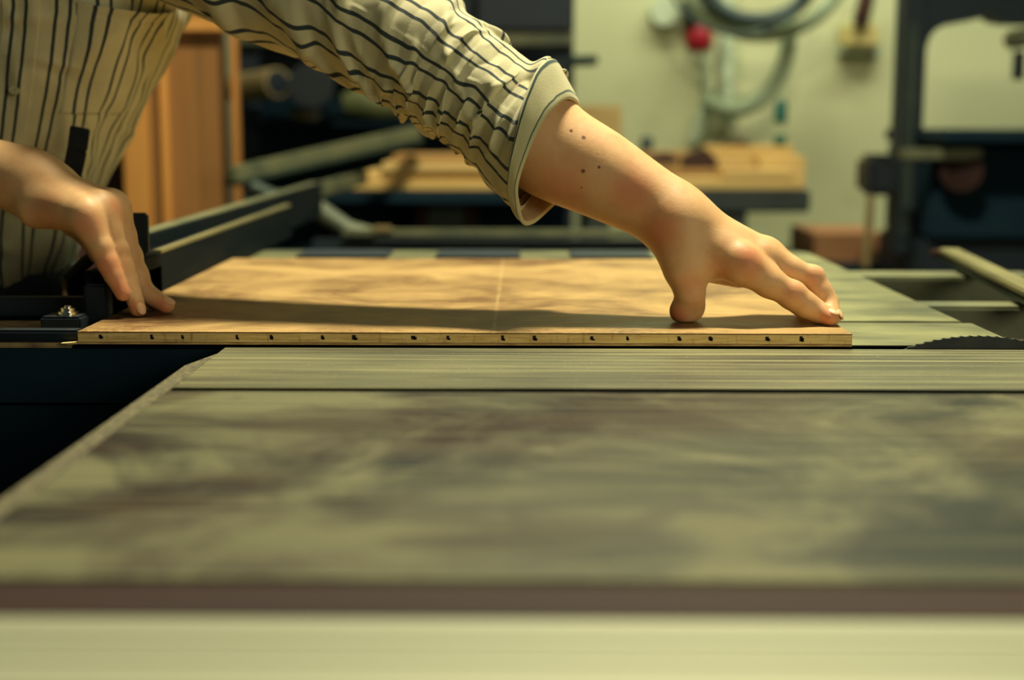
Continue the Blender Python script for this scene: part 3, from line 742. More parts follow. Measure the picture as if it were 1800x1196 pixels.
# reaching arm (wearer's left), seen at the right of the photo
A_SH = V3(338, -165, 1.375); A_EL = V3(745, 92, 1.272)
A_FORE = [A_EL, V3(905, 206, 1.242), V3(968, 262, 1.234), V3(1042, 300, 1.225), V3(1096, 330, 1.218), V3(1145, 358, 1.211), V3(1186, 386, 1.206)]
A_FR = [.040, .0415, .0395, .0350, .0305, .0270, .0245]
THUMB_R = [V3(1192, 420, 1.196), V3(1203, 472, 1.186), V3(1213, 517, 1.184), on_board(1209, 566, .0108)]
IDX = [V3(1308, 468, 1.178), V3(1393, 520, 1.176), V3(1434, 547, 1.176), on_board(1458, 573, .0072)]
MID = [V3(1346, 458, 1.196), V3(1428, 490, 1.196), V3(1455, 532, 1.190), on_board(1464, 571, .0072)]
RNG_ = [V3(1352, 452, 1.216), V3(1418, 488, 1.216), V3(1440, 530, 1.208), on_board(1440, 561, .0070)]
PNK = [V3(1338, 448, 1.236), V3(1395, 482, 1.234), V3(1412, 518, 1.226), on_board(1410, 554, .0064)]
# supporting hand (wearer's right), seen at the left of the photo
B_WR = V3(52, 322, 1.262); B_EL = V3(-300, 268, 1.42)
B_PNK = [V3(152, 384, 1.208), V3(178, 436, 1.206), V3(200, 484, 1.204), V3(216, 516, 1.202)]
B_RNG = [V3(178, 372, 1.224), V3(206, 442, 1.222), V3(226, 494, 1.218), on_board(243, 557, .0068)]
B_MID = [V3(200, 370, 1.242), V3(228, 452, 1.240), V3(252, 512, 1.238), on_board(292, 551, .0074)]
B_IDX = [V3(198, 376, 1.262), V3(222, 450, 1.262), V3(244, 505, 1.262), on_board(272, 546, .0074)]
B_THB = [V3(96, 358, 1.272), V3(136, 386, 1.290), V3(160, 416, 1.300), V3(176, 448, 1.302)]

RED_PX = [(1110, 338, .030, .5), (1318, 458, .020, .5), (1190, 555, .014, .65), (1455, 560, .014, .5), (1160, 405, .030, .5), (1397, 512, .014, .3), (990, 330, .04, .35),
          (1432, 486, .013, .3), (1213, 500, .016, .25), (1270, 470, .016, .3), (155, 395, .02, .4), (190, 470, .022, .5), (212, 510, .016, .55), (285, 541, .016, .6), (243, 545, .013, .6), (205, 362, .016, .35), (80, 380, .03, .35)]
MOLE_PX = [(1004, 230, .0016), (1026, 242, .0020), (1025, 301, .0018), (1053, 294, .0014), (1022, 330, .0008)]
SKIN_RED = []; SKIN_MOLE = []
def find_spots(V, Fc):
    from mathutils.bvhtree import BVHTree
    t = BVHTree.FromPolygons(V.tolist(), Fc.tolist())
    for x, y, r, a in RED_PX:
        h = t.ray_cast(CAM, ray(x, y))[0]
        if h: SKIN_RED.append((h, r, a))
    for x, y, r in MOLE_PX:
        h = t.ray_cast(CAM, ray(x, y))[0]
        if h: SKIN_MOLE.append((h, r))

def hand_field(lo, hi, h, fore, fr, wrist, fingers, rads, thumb, trad, tbase, palm_r, extra=(), carve=()):
    F = Field(lo, hi, h)
    q = catmull([list(p) + [r] for p, r in zip(fore, fr)], 3 * len(fore)); fore = [a[:3] for a in q]; fr = [float(a[3]) for a in q]
    for _ in range(2): fr = [fr[0]] + [(fr[i - 1] + fr[i] + fr[i + 1]) / 3 for i in range(1, len(fr) - 1)] + [fr[-1]]
    body = F.chain(fore, fr, 0.006)
    sh = np.array([0, 0.008, 0])
    body = smin(body, F.chain([p + sh for p in fore], [r * 0.93 for r in fr], 0.006), 0.010)
    palm = None
    for f, pr in zip(fingers, palm_r):
        c = F.cone(wrist + (f[0] - wrist) * 0.06, f[0], pr[0], pr[1])
        palm = c if palm is None else smin(palm, c, 0.014)
    body = smin(body, palm, 0.022)
    for (a, b, ra, rb, k) in extra: body = smin(body, F.cone(a, b, ra, rb), k)
    for (a, b, ra, rb, k) in carve: body = smax(body, -F.cone(a, b, ra, rb), k)
    th = F.chain(thumb, trad, 0.006)
    th = smin(th, F.cone(tbase, thumb[1], trad[0] * 1.35, trad[1] * 1.05), 0.012)
    body = smin(body, th, 0.014)
    fs = None
    for f, rr in zip(fingers, rads):
        c = F.chain(f, rr, 0.0035)
        # fuller pads between the joints
        for i in (0, 1):
            m_ = (f[i] + f[i + 1]) / 2 - np.array([0, 0, 0.0012]); c = smin(c, F.cone(m_, m_, (rr[i] + rr[i + 1]) / 2, (rr[i] + rr[i + 1]) / 2), 0.006)
        # knuckle bump
        m_ = f[1] + np.array([0, 0, 0.0010]); c = smin(c, F.cone(m_, m_, rr[1] * 1.03, rr[1] * 1.03), 0.004)
        fs = c if fs is None else smin(fs, c, 0.0008)
    body = smin(body, fs, 0.010)
    # knuckles and tendons on the back of the hand
    for f, pr in zip(fingers, palm_r):
        k = f[0] + (f[0] - f[1]) / np.linalg.norm(f[0] - f[1]) * 0.003 + np.array([0, 0, pr[1] * 0.30])
        body = smin(body, F.cone(k, k, pr[1] * 0.78, pr[1] * 0.78), 0.007)
        a = wrist + np.array([0, 0, pr[0] * 0.72]); a = a + (k - a) * 0.35; b = k + np.array([0, 0, pr[1] * .38])
        body = smin(body, F.cone(a, b, 0.0030, 0.0036), 0.007)
    return F, body

def mesh_from(parts):
    vs, fs, o = [], [], 0
    for V, Fc in parts:
        vs.append(V); fs.append(Fc + o); o += len(V)
    return np.concatenate(vs), np.concatenate(fs)

def build_person():
    parts = []
    # --- reaching hand
    wr = A_FORE[-1]
    FR, f = hand_field((A_FORE[1][0] - .02, 1.10, 0.900), (0.290, 1.335, 1.16), 0.0015,
        A_FORE, A_FR, wr, [IDX, MID, RNG_, PNK],
        [[.0132, .0112, .0093, .0072], [.0122, .0100, .0086, .0072], [.0118, .0096, .0082, .0068], [.0108, .0086, .0074, .0062]],
        THUMB_R, [.0170, .0140, .0118, .0112], V3(1195, 400, 1.195), [(.0190, .0150), (.0185, .0140), (.0180, .0132), (.0175, .0122)],
        extra=[(V3(1200, 440, 1.19), V3(1295, 470, 1.186), .0150, .0105, .012),
               (V3(1225, 462, 1.20), V3(1300, 480, 1.22), .0150, .0130, .012)],
        carve=[(V3(1246, 500, 1.150), V3(1296, 502, 1.146), .0150, .0120, .012)])
    # fleshy ball of the thumb, flattened where it meets the board
    tp = THUMB_R[3]; q = tp + np.array([-.0055, -.002, -.0005]); f = smin(f, FR.cone(q, tp + np.array([.003, 0, .003]), .0105, .0112), .005)
    f = smax(f, (ZB + 0.0003) - FR.Z + 0 * f, 0.0015)
    parts.append(nets(f, FR.o, FR.h))
    # --- supporting hand
    FL, f = hand_field((-.66, 1.155, 0.900), (-0.275, 1.335, 1.075), 0.0015,
        [V3(-200, 285, 1.36), V3(-90, 296, 1.31), V3(0, 306, 1.275), B_WR], [.036, .0315, .0265, .0245], B_WR,
        [B_PNK, B_RNG, B_MID, B_IDX],
        [[.0112, .0092, .0080, .0068], [.0120, .0096, .0084, .0070], [.0128, .0102, .0088, .0076], [.0125, .0100, .0086, .0074]],
        B_THB, [.0150, .0130, .0112, .0096], B_WR + np.array([.02, .01, -.008]), [(.0180, .0130), (.0185, .0135), (.0180, .0138), (.0175, .0135)],
        extra=[(V3(66, 368, 1.238), V3(140, 376, 1.216), .0170, .0125, .014)])
    f = smax(f, (ZB + 0.0003) - FL.Z + 0 * f, 0.0015)
    parts.append(nets(f, FL.o, FL.h))
    # --- rest of the body, coarser, inside the clothes and above the frame
    C = Field((-.98, 1.02, 0.0), (-.02, 1.86, 1.72), 0.009)
    pel = np.array([-.680, 1.590, .90]); che = np.array([-.56, 1.52, 1.19]); nk = np.array([-.50, 1.46, 1.37]); hd = np.array([-.44, 1.38, 1.52])
    rs = np.array([-.70, 1.50, 1.30])
    b = smin(C.cone(pel, pel + (che - pel) * .5, .095, .088), C.cone(pel + (che - pel) * .5, che, .088, .098), .04)
    b = smin(b, C.cone(pel + np.array([-.06, 0, 0]), pel + np.array([.06, 0, 0]), .095, .095), .05)
    b = smin(b, C.cone(rs, A_SH + np.array([-.03, .02, 0]), .062, .062), .07)
    b = smin(b, C.cone(nk - np.array([0, -.02, .05]), hd, .056, .054), .04)
    head = C.cone(hd + np.array([0, .01, .05]), hd + np.array([.005, -.025, -.035]), .088, .062)
    head = smin(head, C.cone(hd + np.array([.01, -.075, .0]), hd + np.array([.01, -.092, -.012]), .012, .015), .02)     # nose
    head = smin(head, C.cone(hd + np.array([.01, -.055, -.085]), hd + np.array([.01, -.055, -.085]), .024, .024), .03)    # chin
    head = smax(head, -C.cone(hd + np.array([-.022, -.092, .018]), hd + np.array([-.022, -.092, .018]), .016, .016), .01)
    head = smax(head, -C.cone(hd + np.array([.042, -.090, .018]), hd + np.array([.042, -.090, .018]), .016, .016), .01)
    for s in (-1, 1):
        e = hd + np.array([s * .082 + .004, 0.012, 0]); head = smin(head, C.cone(e - np.array([0, 0, .02]), e + np.array([0, 0, .02]), .014, .018), .008)
    b = smin(b, head, .015)
    b = smin(b, C.chain([A_SH, (A_SH + A_EL) / 2, A_EL, A_FORE[1], A_FORE[2]], [.056, .046, .040, .0395, .034], .02), .05)
    relb = np.array([-.84, 1.44, 1.06])
    b = smin(b, C.chain([rs, (rs + relb) / 2, relb], [.056, .048, .042], .02), .04)
    b = smin(b, C.chain([relb, V3(-200, 285, 1.36), V3(-90, 296, 1.31)], [.042, .033, .027], .02), .02)
    for s in (-1, 1):
        hip = pel + np.array([s * .075, 0, -.04]); kn = np.array([-.72 + s * .09, 1.60, .48]); an = np.array([-.73 + s * .10, 1.66, .09])
        b = smin(b, C.chain([hip, kn, an], [.088, .058, .042], .03), .03)
        b = smin(b, C.cone(an + np.array([0, .02, -.045]), an + np.array([0, -.15, -.055]), .038, .030), .03)
    b = smax(b, -C.Z + 0.004 + 0 * b, .004)
    parts.append(nets(b, C.o, C.h))
    find_spots(*mesh_from(parts[:2])); build_skin()
    V, Fc = mesh_from(parts)
    me = bpy.data.meshes.new('person'); me.from_pydata(V.tolist(), [], Fc.tolist()); me.materials.append(MAT['skin'])
    me.polygons.foreach_set('use_smooth', [True] * len(me.polygons)); me.update()
    p = bpy.data.objects.new('person', me); COL.objects.link(p)
    sm = p.modifiers.new('smooth', 'SMOOTH'); sm.factor = 0.5; sm.iterations = 2
    tag(p, 'person in a cream striped shirt leaning over the saw, both hands on the board', 'person')
    # nails
    def nail(c, d, r, nrm):
        d = Vector(d).normalized(); nrm = Vector(nrm); nrm = (nrm - d * nrm.dot(d)).normalized(); s = d.cross(nrm)
        bm = bmesh.new(); bmesh.ops.create_uvsphere(bm, u_segments=16, v_segments=10, radius=1)
        for v in bm.verts:
            x, y, z = v.co; v.co = Vector(c) + d * x * r * 0.95 + s * y * r * 0.72 + nrm * (z * r * .22 - abs(y) ** 2 * r * .18)
        m = MB(); m.bm(bm, 0, True); m.build('fingernail', 'nail', p)
    for ch, off, nr in ((IDX, .0066, (.35, -.35, .9)), (MID, .0066, (.9, -.2, .6)), (B_MID, .0070, (.2, -.35, .95)), (B_RNG, .0064, (.5, -.6, .7))):
        d = ch[3] - ch[2]; n_ = Vector(nr); dd = Vector(d).normalized(); n_ = (n_ - dd * n_.dot(dd)).normalized()
        nail(Vector(ch[3]) + dd * .0015 + n_ * off, d, .0062, n_)
    # --- trousers and shoes-length legs (behind the machine)
    T = Field((-.95, 1.38, 0.05), (-.50, 1.80, 0.93), 0.009)
    tr = None
    for s in (-1, 1):
        hip = pel + np.array([s * .070, 0, -.02]); kn = np.array([-.72 + s * .09, 1.60, .48]); an = np.array([-.73 + s * .10, 1.66, .12])
        c = T.chain([hip, kn, an], [.104, .076, .070], .03); tr = c if tr is None else smin(tr, c, .03)
    tr = smin(tr, T.cone(pel + np.array([-.06, 0, -.01]), pel + np.array([.06, 0, -.01]), .122, .122), .04)
    tr = smax(smax(tr, T.Z - .915 + 0 * tr, .01), .085 - T.Z + 0 * tr, .004)
    Vt, Ft = nets(tr, T.o, T.h)
    me = bpy.data.meshes.new('trousers'); me.from_pydata(Vt.tolist(), [], Ft.tolist()); me.materials.append(MAT['denim'])
    me.polygons.foreach_set('use_smooth', [True] * len(me.polygons)); o = bpy.data.objects.new('trousers', me); COL.objects.link(o); o.parent = p
    # --- hair
    H = Field((-.60, 1.24, 1.42), (-.28, 1.54, 1.74), 0.008)
    hh = H.cone(hd + np.array([0, .018, .055]), hd + np.array([0, .02, .02]), .097, .090)
    hh = smax(hh, -H.cone(hd + np.array([.005, -.10, -.02]), hd + np.array([.005, -.11, .035]), .075, .05), .02)
    hh = smax(hh, (hd[2] - .03) - H.Z + 0 * hh, .02)
    Vh, Fh = nets(hh, H.o, H.h)
    me = bpy.data.meshes.new('hair'); me.from_pydata(Vh.tolist(), [], Fh.tolist()); me.materials.append(MAT['hair'])
    me.polygons.foreach_set('use_smooth', [True] * len(me.polygons)); o = bpy.data.objects.new('hair', me); COL.objects.link(o); o.parent = p
    shirt(p, rs, relb)
    K = Field((-.84, 1.24, 1.16), (-.20, 1.66, 1.46), 0.007)
    y1_ = rs + np.array([-.02, 0, .0]); y2_ = A_SH + np.array([.0, .01, .0])
    yk = smin(K.cone(y1_, nk + np.array([0, .03, -.055]), .080, .078), K.cone(nk + np.array([0, .03, -.055]), y2_, .078, .080), .05)
    yk = smin(yk, K.cone(y1_, y1_ + (relb - y1_) * .25, .080, .074), .03)
    yk = smax(yk, -K.cone(nk + np.array([0, -.03, -.02]), hd, .064, .062), .01)
    yk = smax(yk, 1.222 - K.Z + 0 * yk, .01)
    Vk, Fk = nets(yk, K.o, K.h)
    me = bpy.data.meshes.new('yoke'); me.from_pydata(Vk.tolist(), [], Fk.tolist()); me.materials.append(MAT['cuff'])
    me.polygons.foreach_set('use_smooth', [True] * len(me.polygons)); o = bpy.data.objects.new('yoke', me); COL.objects.link(o); o.parent = [c for c in p.children if c.name == 'shirt'][0]
    return p

def grid_mesh(name, Pn, UV, mat, parent, solid=0.0, closed_v=True):
    """Pn (n,m,3) grid, second index goes round"""
    n, m = Pn.shape[:2]
    if closed_v:
        pass
    idx = np.arange(n * m).reshape(n, m)
    a = idx[:-1, :-1].ravel(); b = idx[:-1, 1:].ravel(); c = idx[1:, 1:].ravel(); d = idx[1:, :-1].ravel()
    F_ = np.stack([a, b, c, d], 1)
    me = bpy.data.meshes.new(name); me.from_pydata(Pn.reshape(-1, 3).tolist(), [], F_.tolist()); me.materials.append(MAT[mat])
    uvl = me.uv_layers.new(name='UVMap'); uv = UV.reshape(-1, 2)[F_.ravel()]
    uvl.data.foreach_set('uv', uv.astype(np.float32).ravel())
    me.polygons.foreach_set('use_smooth', [True] * len(me.polygons)); me.update()
    o = bpy.data.objects.new(name, me); COL.objects.link(o); o.parent = parent
    if solid:
        s = o.modifiers.new('solid', 'SOLIDIFY'); s.thickness = solid; s.offset = -1
    return o

class Waves:
    """smooth random field on (a, b) made of sines; periodic in b with integer wave numbers"""
    def __init__(s, n, fa, fb, seed):
        r = np.random.default_rng(seed)
        s.k = [(r.uniform(*fa) * r.choice([-1, 1]), int(r.integers(fb[0], fb[1] + 1)), r.uniform(0, 6.28), r.uniform(.5, 1)) for _ in range(n)]
    def __call__(s, a, b):
        o = 0
        for (x, y, p, w_) in s.k: o = o + w_ * np.sin(x * a + y * b + p)
        return o / (len(s.k) ** .5)
def ridge(x, sharp=1.6):
    """rounded ridges with tighter valleys, -1..1"""
    c = 0.5 + 0.5 * np.sin(x); return 2 * c ** (1 / sharp) - 1

def frames(path):
    T = np.gradient(path, axis=0); T /= np.linalg.norm(T, axis=1)[:, None]
    N = []; prev = np.array([0, 0, 1.0])
    for t in T:
        prev = prev - t * (prev @ t); prev /= np.linalg.norm(prev); N.append(prev.copy())
    N = np.array(N); B = np.cross(T, N); return T, N, B

def shirt(p, rs, relb):
    # ---------- reaching sleeve
    path = catmull([V3(300, -190, 1.385), V3(420, -112, 1.355), V3(575, -12, 1.318), V3(668, 50, 1.295), V3(752, 101, 1.275), V3(835, 158, 1.257), V3(905, 212, 1.243), V3(944, 250, 1.236)], 560)
    T, N, B = frames(path)
    seg = np.linalg.norm(np.diff(path, axis=0), axis=1); L = np.concatenate([[0], np.cumsum(seg)]); Lt = L[-1]; s = L / Lt
    n, m = len(path), 400
    th = np.linspace(0, 2 * np.pi, m)
    S_, TH = np.meshgrid(L, th, indexing='ij'); s_ = S_ / Lt
    rad = np.interp(s, [0, .18, .38, .55, .72, .86, .95, 1.0], [.088, .074, .0625, .0580, .0560, .0545, .0540, .0500])[:, None]
    # measured from the cuff end
    D = Lt - S_
    cu, si = np.cos(TH), np.sin(TH)
    # separate creases, each a short curved ridge with a valley behind it; (D from cuff, angle, length, tilt, width, height)
    rg = np.random.default_rng(77)
    cr = [(.038, .05, .050, .25, .0060, .0230), (.0165, .10, .050, .10, .0050, .0190), (.066, .55, .050, .35, .0065, .0045), (.030, 1.5, .035, .1, .0050, .0040),
          (.052, 1.75, .040, -.1, .0060, .0035), (.088, 1.0, .055, .5, .0070, .0045), (.122, .55, .060, .6, .0085, .0060), (.150, 1.3, .060, .75, .0085, .0070),
          (.185, 1.9, .055, .8, .0095, .0075), (.215, .9, .070, .7, .011, .0080), (.245, 1.7, .070, .6, .012, .0085), (.285, 1.2, .070, .5, .014, .0085), (.33, 2.0, .08, .5, .014, .0080), (.37, 1.0, .08, .4, .016, .0080)]
    for i in range(30):      # crushed small pleats low on the sleeve
        d = rg.uniform(.004, .150); cr.append((d, rg.uniform(1.5, 4.0), rg.uniform(.014, .032), rg.uniform(-.35, .55), rg.uniform(.0030, .0046), rg.uniform(.0030, .0060)))
    for i in range(30):      # creases over the side that faces the camera
        d = rg.uniform(.002, .12); cr.append((d, rg.uniform(.2, 2.3), rg.uniform(.014, .034), rg.uniform(-.2, .5), rg.uniform(.0034, .0054), rg.uniform(.0018, .0044)))
    for i in range(26):
        d = rg.uniform(.0, .30); cr.append((d, rg.uniform(3.8, 6.2), rg.uniform(.02, .04), rg.uniform(-.4, .4), rg.uniform(.0045, .008), rg.uniform(.0020, .0050)))
    for i in range(14):
        d = rg.uniform(.18, .42); cr.append((d, rg.uniform(1.0, 3.6), rg.uniform(.02, .05), rg.uniform(.1, .9), rg.uniform(.006, .010), rg.uniform(.0020, .0045)))
    wob = Waves(5, (25, 80), (1, 4), 3)(S_, TH) * .0035
    disp = np.zeros_like(S_); ax = np.zeros_like(S_); drag = np.zeros_like(S_)
    for (d0, t0, ln, tl, wd, hh) in cr:
        dt = np.mod(TH - t0 + np.pi, 2 * np.pi) - np.pi
        al = dt * .055
        dd = (D - d0) + tl * al + wob + 6.0 * al * al * np.sign(tl)
        env = np.exp(-(al / ln) ** 4) * np.exp(-np.maximum(0, np.abs(dd) - .06) * 200)
        g0 = np.exp(-(dd / wd) ** 2)
        disp += hh * env * (g0 - .62 * np.exp(-((dd + 1.7 * wd) / (1.15 * wd)) ** 2) - .15)
        ax += hh * .75 * env * g0
        drag += hh * .35 * env * g0 * np.sign(tl)
    f4 = Waves(7, (20, 90), (2, 6), 21)(S_, TH) * .0008 + Waves(8, (80, 240), (5, 14), 22)(S_, TH) * .00035
    f5 = Waves(4, (4, 14), (1, 2), 31)(S_, TH) * .0022
    def blur(q, k):
        for _ in range(k):
            q = (np.roll(q, 1, 1) + 2 * q + np.roll(q, -1, 1)) / 4; q[1:-1] = (q[:-2] + 2 * q[1:-1] + q[2:]) / 4
        return q
    mx = np.where(np.abs(TH - np.pi) < 1.9, .0075, .020)
    disp = mx * np.tanh(disp / mx); disp = np.where(disp < 0, .0065 * np.tanh(disp / .0065), disp)
    ax = .0075 * np.tanh(ax / .0075)
    disp, ax, drag = blur(disp, 3), blur(ax, 4), blur(drag, 6)
    # gathered pleats: puffed panels parted by tight valleys
    wp = Waves(5, (10, 34), (1, 3), 103)(S_, TH); wq_ = Waves(5, (30, 70), (1, 4), 104)(S_, TH)
    php = 2 * np.pi * D / .0165 + 1.5 * wp + .55 * wq_ + 1.1 * (TH - 2.2)
    pu = np.abs(np.sin(php / 2)) ** .55 - .62
    am = np.interp(D, [0, .012, .03, .09, .14, .19], [.0020, .0056, .0076, .0070, .0040, 0])
    mk = np.exp(-((TH - 2.45) / 1.05) ** 4) * np.clip(.72 + .5 * Waves(4, (14, 44), (1, 4), 105)(S_, TH), .1, 1.15)
    mk2 = np.exp(-((TH - 1.2) / 1.0) ** 4) * .32
    pl = pu * am * np.maximum(mk, mk2)
    disp = disp + blur(pl, 1); ax = ax + blur(-.75 * am * np.maximum(mk, mk2) * np.sin(php), 1)
    drag = drag + .0022 * np.maximum(mk, mk2) * np.sin(php / 2 + .6) * (am / .0056)
    rr = rad + disp + f4 + f5
    hang = np.interp(s, [0, .3, .55, .75, 1], [.012, .012, .004, .002, .000])[:, None] * np.clip(-cu, 0, 1) ** 2
    rr = rr + hang
    ax = np.clip(ax, -.009, .009) * np.interp(D, [0, .01, .03], [.2, .7, 1])
    tw = (.0022 * Waves(4, (25, 70), (1, 3), 41)(S_, TH) * np.interp(D, [0, .05, .5], [.3, 1, 1]) + np.clip(drag, -.005, .005)) / rad
    Pn = path[:, None, :] + (np.cos(TH + tw) * rr)[..., None] * N[:, None, :] + (np.sin(TH + tw) * rr)[..., None] * B[:, None, :] + ax[..., None] * T[:, None, :]
    rc = V3(942, 242, 1.236); ra = np.array([.93, -.27, -.20]); ra /= np.linalg.norm(ra)
    rn = np.array([0, 0, 1.0]) - ra * ra[2]; rn /= np.linalg.norm(rn); rb = np.cross(ra, rn)
    ringp = rc + (np.cos(TH) * .0649)[..., None] * rn + (np.sin(TH) * .0649)[..., None] * rb + ((-D * .4) + disp * .12)[..., None] * ra
    wq = np.clip(1 - D / .034, 0, 1); wq = (wq * wq * (3 - 2 * wq))[..., None]
    Pn = Pn * (1 - wq) + ringp * wq
    R0 = .0549
    UV = np.stack([TH * R0 * (0.0345 * 10 / (2 * np.pi * R0)), S_], -1)
    sl = grid_mesh('sleeve', Pn, UV, 'shirt', p, .0009)
    # ---------- cuff: rolled band between a back ring and a lip ring, then turned inside
    def unit(v): v = np.array(v, float); return v / np.linalg.norm(v)
    #        u     centre                       axis                    radius
    rings = [(-.16, V3(941, 242, 1.236), (.93, -.26, -.20), .0555), (-.10, V3(939, 241, 1.236), (.93, -.26, -.20), .0610),
             (.00, V3(941, 241, 1.236), (.93, -.27, -.20), .0655), (.10, V3(944, 243, 1.235), (.93, -.28, -.22), .0672), (.30, V3(949, 252, 1.233), (.92, -.30, -.25), .0652),
             (.60, V3(958, 266, 1.229), (.90, -.34, -.28), .0618), (.88, V3(965, 278, 1.226), (.88, -.37, -.32), .0588),
             (1.0, V3(968, 282, 1.225), (.87, -.38, -.33), .0566), (1.06, V3(968, 282, 1.225), (.87, -.38, -.33), .0545), (1.16, V3(965, 279, 1.226), (.87, -.38, -.33), .0530),
             (1.5, V3(955, 270, 1.231), (.87, -.36, -.33), .0520), (2.2, V3(935, 255, 1.238), (.87, -.34, -.33), .0490)]
    m2 = 360; th2 = np.linspace(0, 2 * np.pi, m2); K = 90
    us = np.concatenate([np.linspace(-.16, 1.0, 50), np.linspace(1.0, 2.2, 41)[1:]])
    ru = [r[0] for r in rings]
    cen = np.stack([np.interp(us, ru, [r[1][i] for r in rings]) for i in range(3)], -1)
    axx = np.stack([np.interp(us, ru, [unit(r[2])[i] for r in rings]) for i in range(3)], -1); axx /= np.linalg.norm(axx, axis=1)[:, None]
    rdd = np.interp(us, ru, [r[3] for r in rings])
    ker = np.ones(5) / 5
    rdd = np.convolve(np.pad(rdd, 2, 'edge'), ker, 'valid')
    n0 = np.array([0, 0, 1.0]); nn_ = n0 - axx * (axx @ n0)[:, None]; nn_ /= np.linalg.norm(nn_, axis=1)[:, None]; bb_ = np.cross(axx, nn_)
    U2, TH2 = np.meshgrid(us, th2, indexing='ij')
    nz = Waves(5, (0, .6), (2, 5), 51)(U2, TH2) * .0012 + Waves(7, (1, 5), (4, 11), 52)(U2, TH2) * .0006
    nz = nz + .0028 * np.exp(-((np.mod(TH2 - .25 + np.pi, 2 * np.pi) - np.pi) / .35) ** 2) * np.exp(-((U2 - .15) / .5) ** 2)
    nz = nz - .0035 * np.exp(-((np.mod(TH2 - 2.4 + np.pi, 2 * np.pi) - np.pi) / .30) ** 2) * np.clip(U2, 0, 1)
    axd = Waves(4, (0, .8), (2, 4), 53)(U2, TH2) * .0014 + .0035 * np.exp(-((np.mod(TH2 - 4.0 + np.pi, 2 * np.pi) - np.pi) / .5) ** 2)
    rr2 = rdd[:, None] + nz + .0022 * np.clip(-np.cos(TH2), 0, 1)
    Pc = cen[:, None, :] + axd[..., None] * axx[:, None, :] + (np.cos(TH2) * rr2)[..., None] * nn_[:, None, :] + (np.sin(TH2) * rr2)[..., None] * bb_[:, None, :]
    UVc = np.stack([TH2 * .058, U2 * .020], -1)
    cf = grid_mesh('cuff', Pc, UVc, 'cuff', p, .0006)
    cf['label'] = 'rolled cuff with stripes running round it'
    cf.data.materials.append(MAT['lining'])
    inner = np.repeat(us[:-1] > 1.10, m2 - 1); cf.data.polygons.foreach_set('material_index', inner.astype(np.int32))

    # ---------- torso
    z = np.linspace(.885, 1.345, 300)
    cx = np.interp(z, [.88, .91, .976, 1.06, 1.13, 1.196, 1.28, 1.345], [-.672, -.660, -.628, -.577, -.540, -.507, -.50, -.50])
    a = np.interp(z, [.88, .91, .976, 1.06, 1.13, 1.196, 1.28, 1.31, 1.345], [.145, .145, .145, .145, .153, .165, .165, .14, .06])
    bd = np.interp(z, [.88, .976, 1.06, 1.196, 1.28, 1.31, 1.345], [.120, .122, .125, .135, .12, .10, .055])
    cy = np.interp(z, [.88, .976, 1.06, 1.196, 1.345], [1.600, 1.570, 1.535, 1.490, 1.44])
    k = np.ones(9) / 9
    sm = lambda q: np.convolve(np.pad(q, 12, 'edge'), np.ones(25) / 25, 'valid')
    cx, a, bd, cy = sm(cx), sm(a), sm(bd), sm(cy)
    m3 = 520; ph3 = np.linspace(0, 2 * np.pi, m3)          # 0 = front (-Y), growing toward +X
    Z_, PH = np.meshgrid(z, ph3, indexing='ij')
    fd = Waves(5, (10, 34), (2, 5), 61)(Z_, PH) * .0042 + Waves(7, (30, 100), (3, 9), 62)(Z_, PH) * .0022 + Waves(6, (90, 240), (6, 14), 63)(Z_, PH) * .0006
    fd = fd + ridge(9 * PH + 22 * Z_ + .8 * Waves(3, (8, 20), (1, 3), 64)(Z_, PH), 1.5) * .0028 * np.interp(Z_, [.9, 1.0, 1.2], [1.4, 1.0, .6])
    def surf(zz, pp, off=0.0):
        e = .74; sg = lambda q: np.sign(q) * np.abs(q) ** e
        X = np.interp(zz, z, cx) + (np.interp(zz, z, a) + off) * sg(np.sin(pp))
        Yc = np.interp(zz, z, cy) - (np.interp(zz, z, bd) + off) * sg(np.cos(pp))
        return np.stack([X, Yc, zz], -1)
    def fdat(zz, pp):
        i = np.clip((zz - z[0]) / (z[-1] - z[0]) * (len(z) - 1), 0, len(z) - 1.001); j = (np.mod(pp, 2 * np.pi)) / (2 * np.pi) * (m3 - 1)
        j = np.clip(j, 0, m3 - 1.001); i0, j0 = i.astype(int), j.astype(int); u, v = i - i0, j - j0
        return fd[i0, j0] * (1 - u) * (1 - v) + fd[i0 + 1, j0] * u * (1 - v) + fd[i0, j0 + 1] * (1 - u) * v + fd[i0 + 1, j0 + 1] * u * v
    rg = np.random.default_rng(5); SA = PH * .17
    for i in range(60):
        z0 = rg.uniform(.90, 1.24); s0 = rg.uniform(-.10, .30); an = rg.uniform(-.2, 1.4); ln = rg.uniform(.015, .05); wd = rg.uniform(.004, .009); hh = rg.uniform(.0012, .0040)
        dx, dz = SA - s0, Z_ - z0; al = dx * np.cos(an) - dz * np.sin(an); pe = dx * np.sin(an) + dz * np.cos(an)
        fd = fd + hh * np.exp(-(al / ln) ** 2) * (np.exp(-(pe / wd) ** 2) - .6 * np.exp(-((pe + 1.8 * wd) / (1.2 * wd)) ** 2))
    R3 = .150
    tw3 = lambda zz: (1.20 - zz) * 1.15            # the cloth turns a little round the body downward
    _p = np.linspace(-np.pi, 2 * np.pi, 3001); _x = .160 * np.sign(np.sin(_p)) * np.abs(np.sin(_p)) ** .74; _y = -.130 * np.sign(np.cos(_p)) * np.abs(np.cos(_p)) ** .74
    _a = np.concatenate([[0], np.cumsum(np.hypot(np.diff(_x), np.diff(_y)))]); _a -= np.interp(0, _p, _a)
    arc_ = lambda q: np.interp(q, _p, _a)
    shf = lambda zz: (1.20 - zz) * .27
    def uvs(zz, pp): return np.stack([arc_(pp) - shf(zz) + .004, zz], -1)
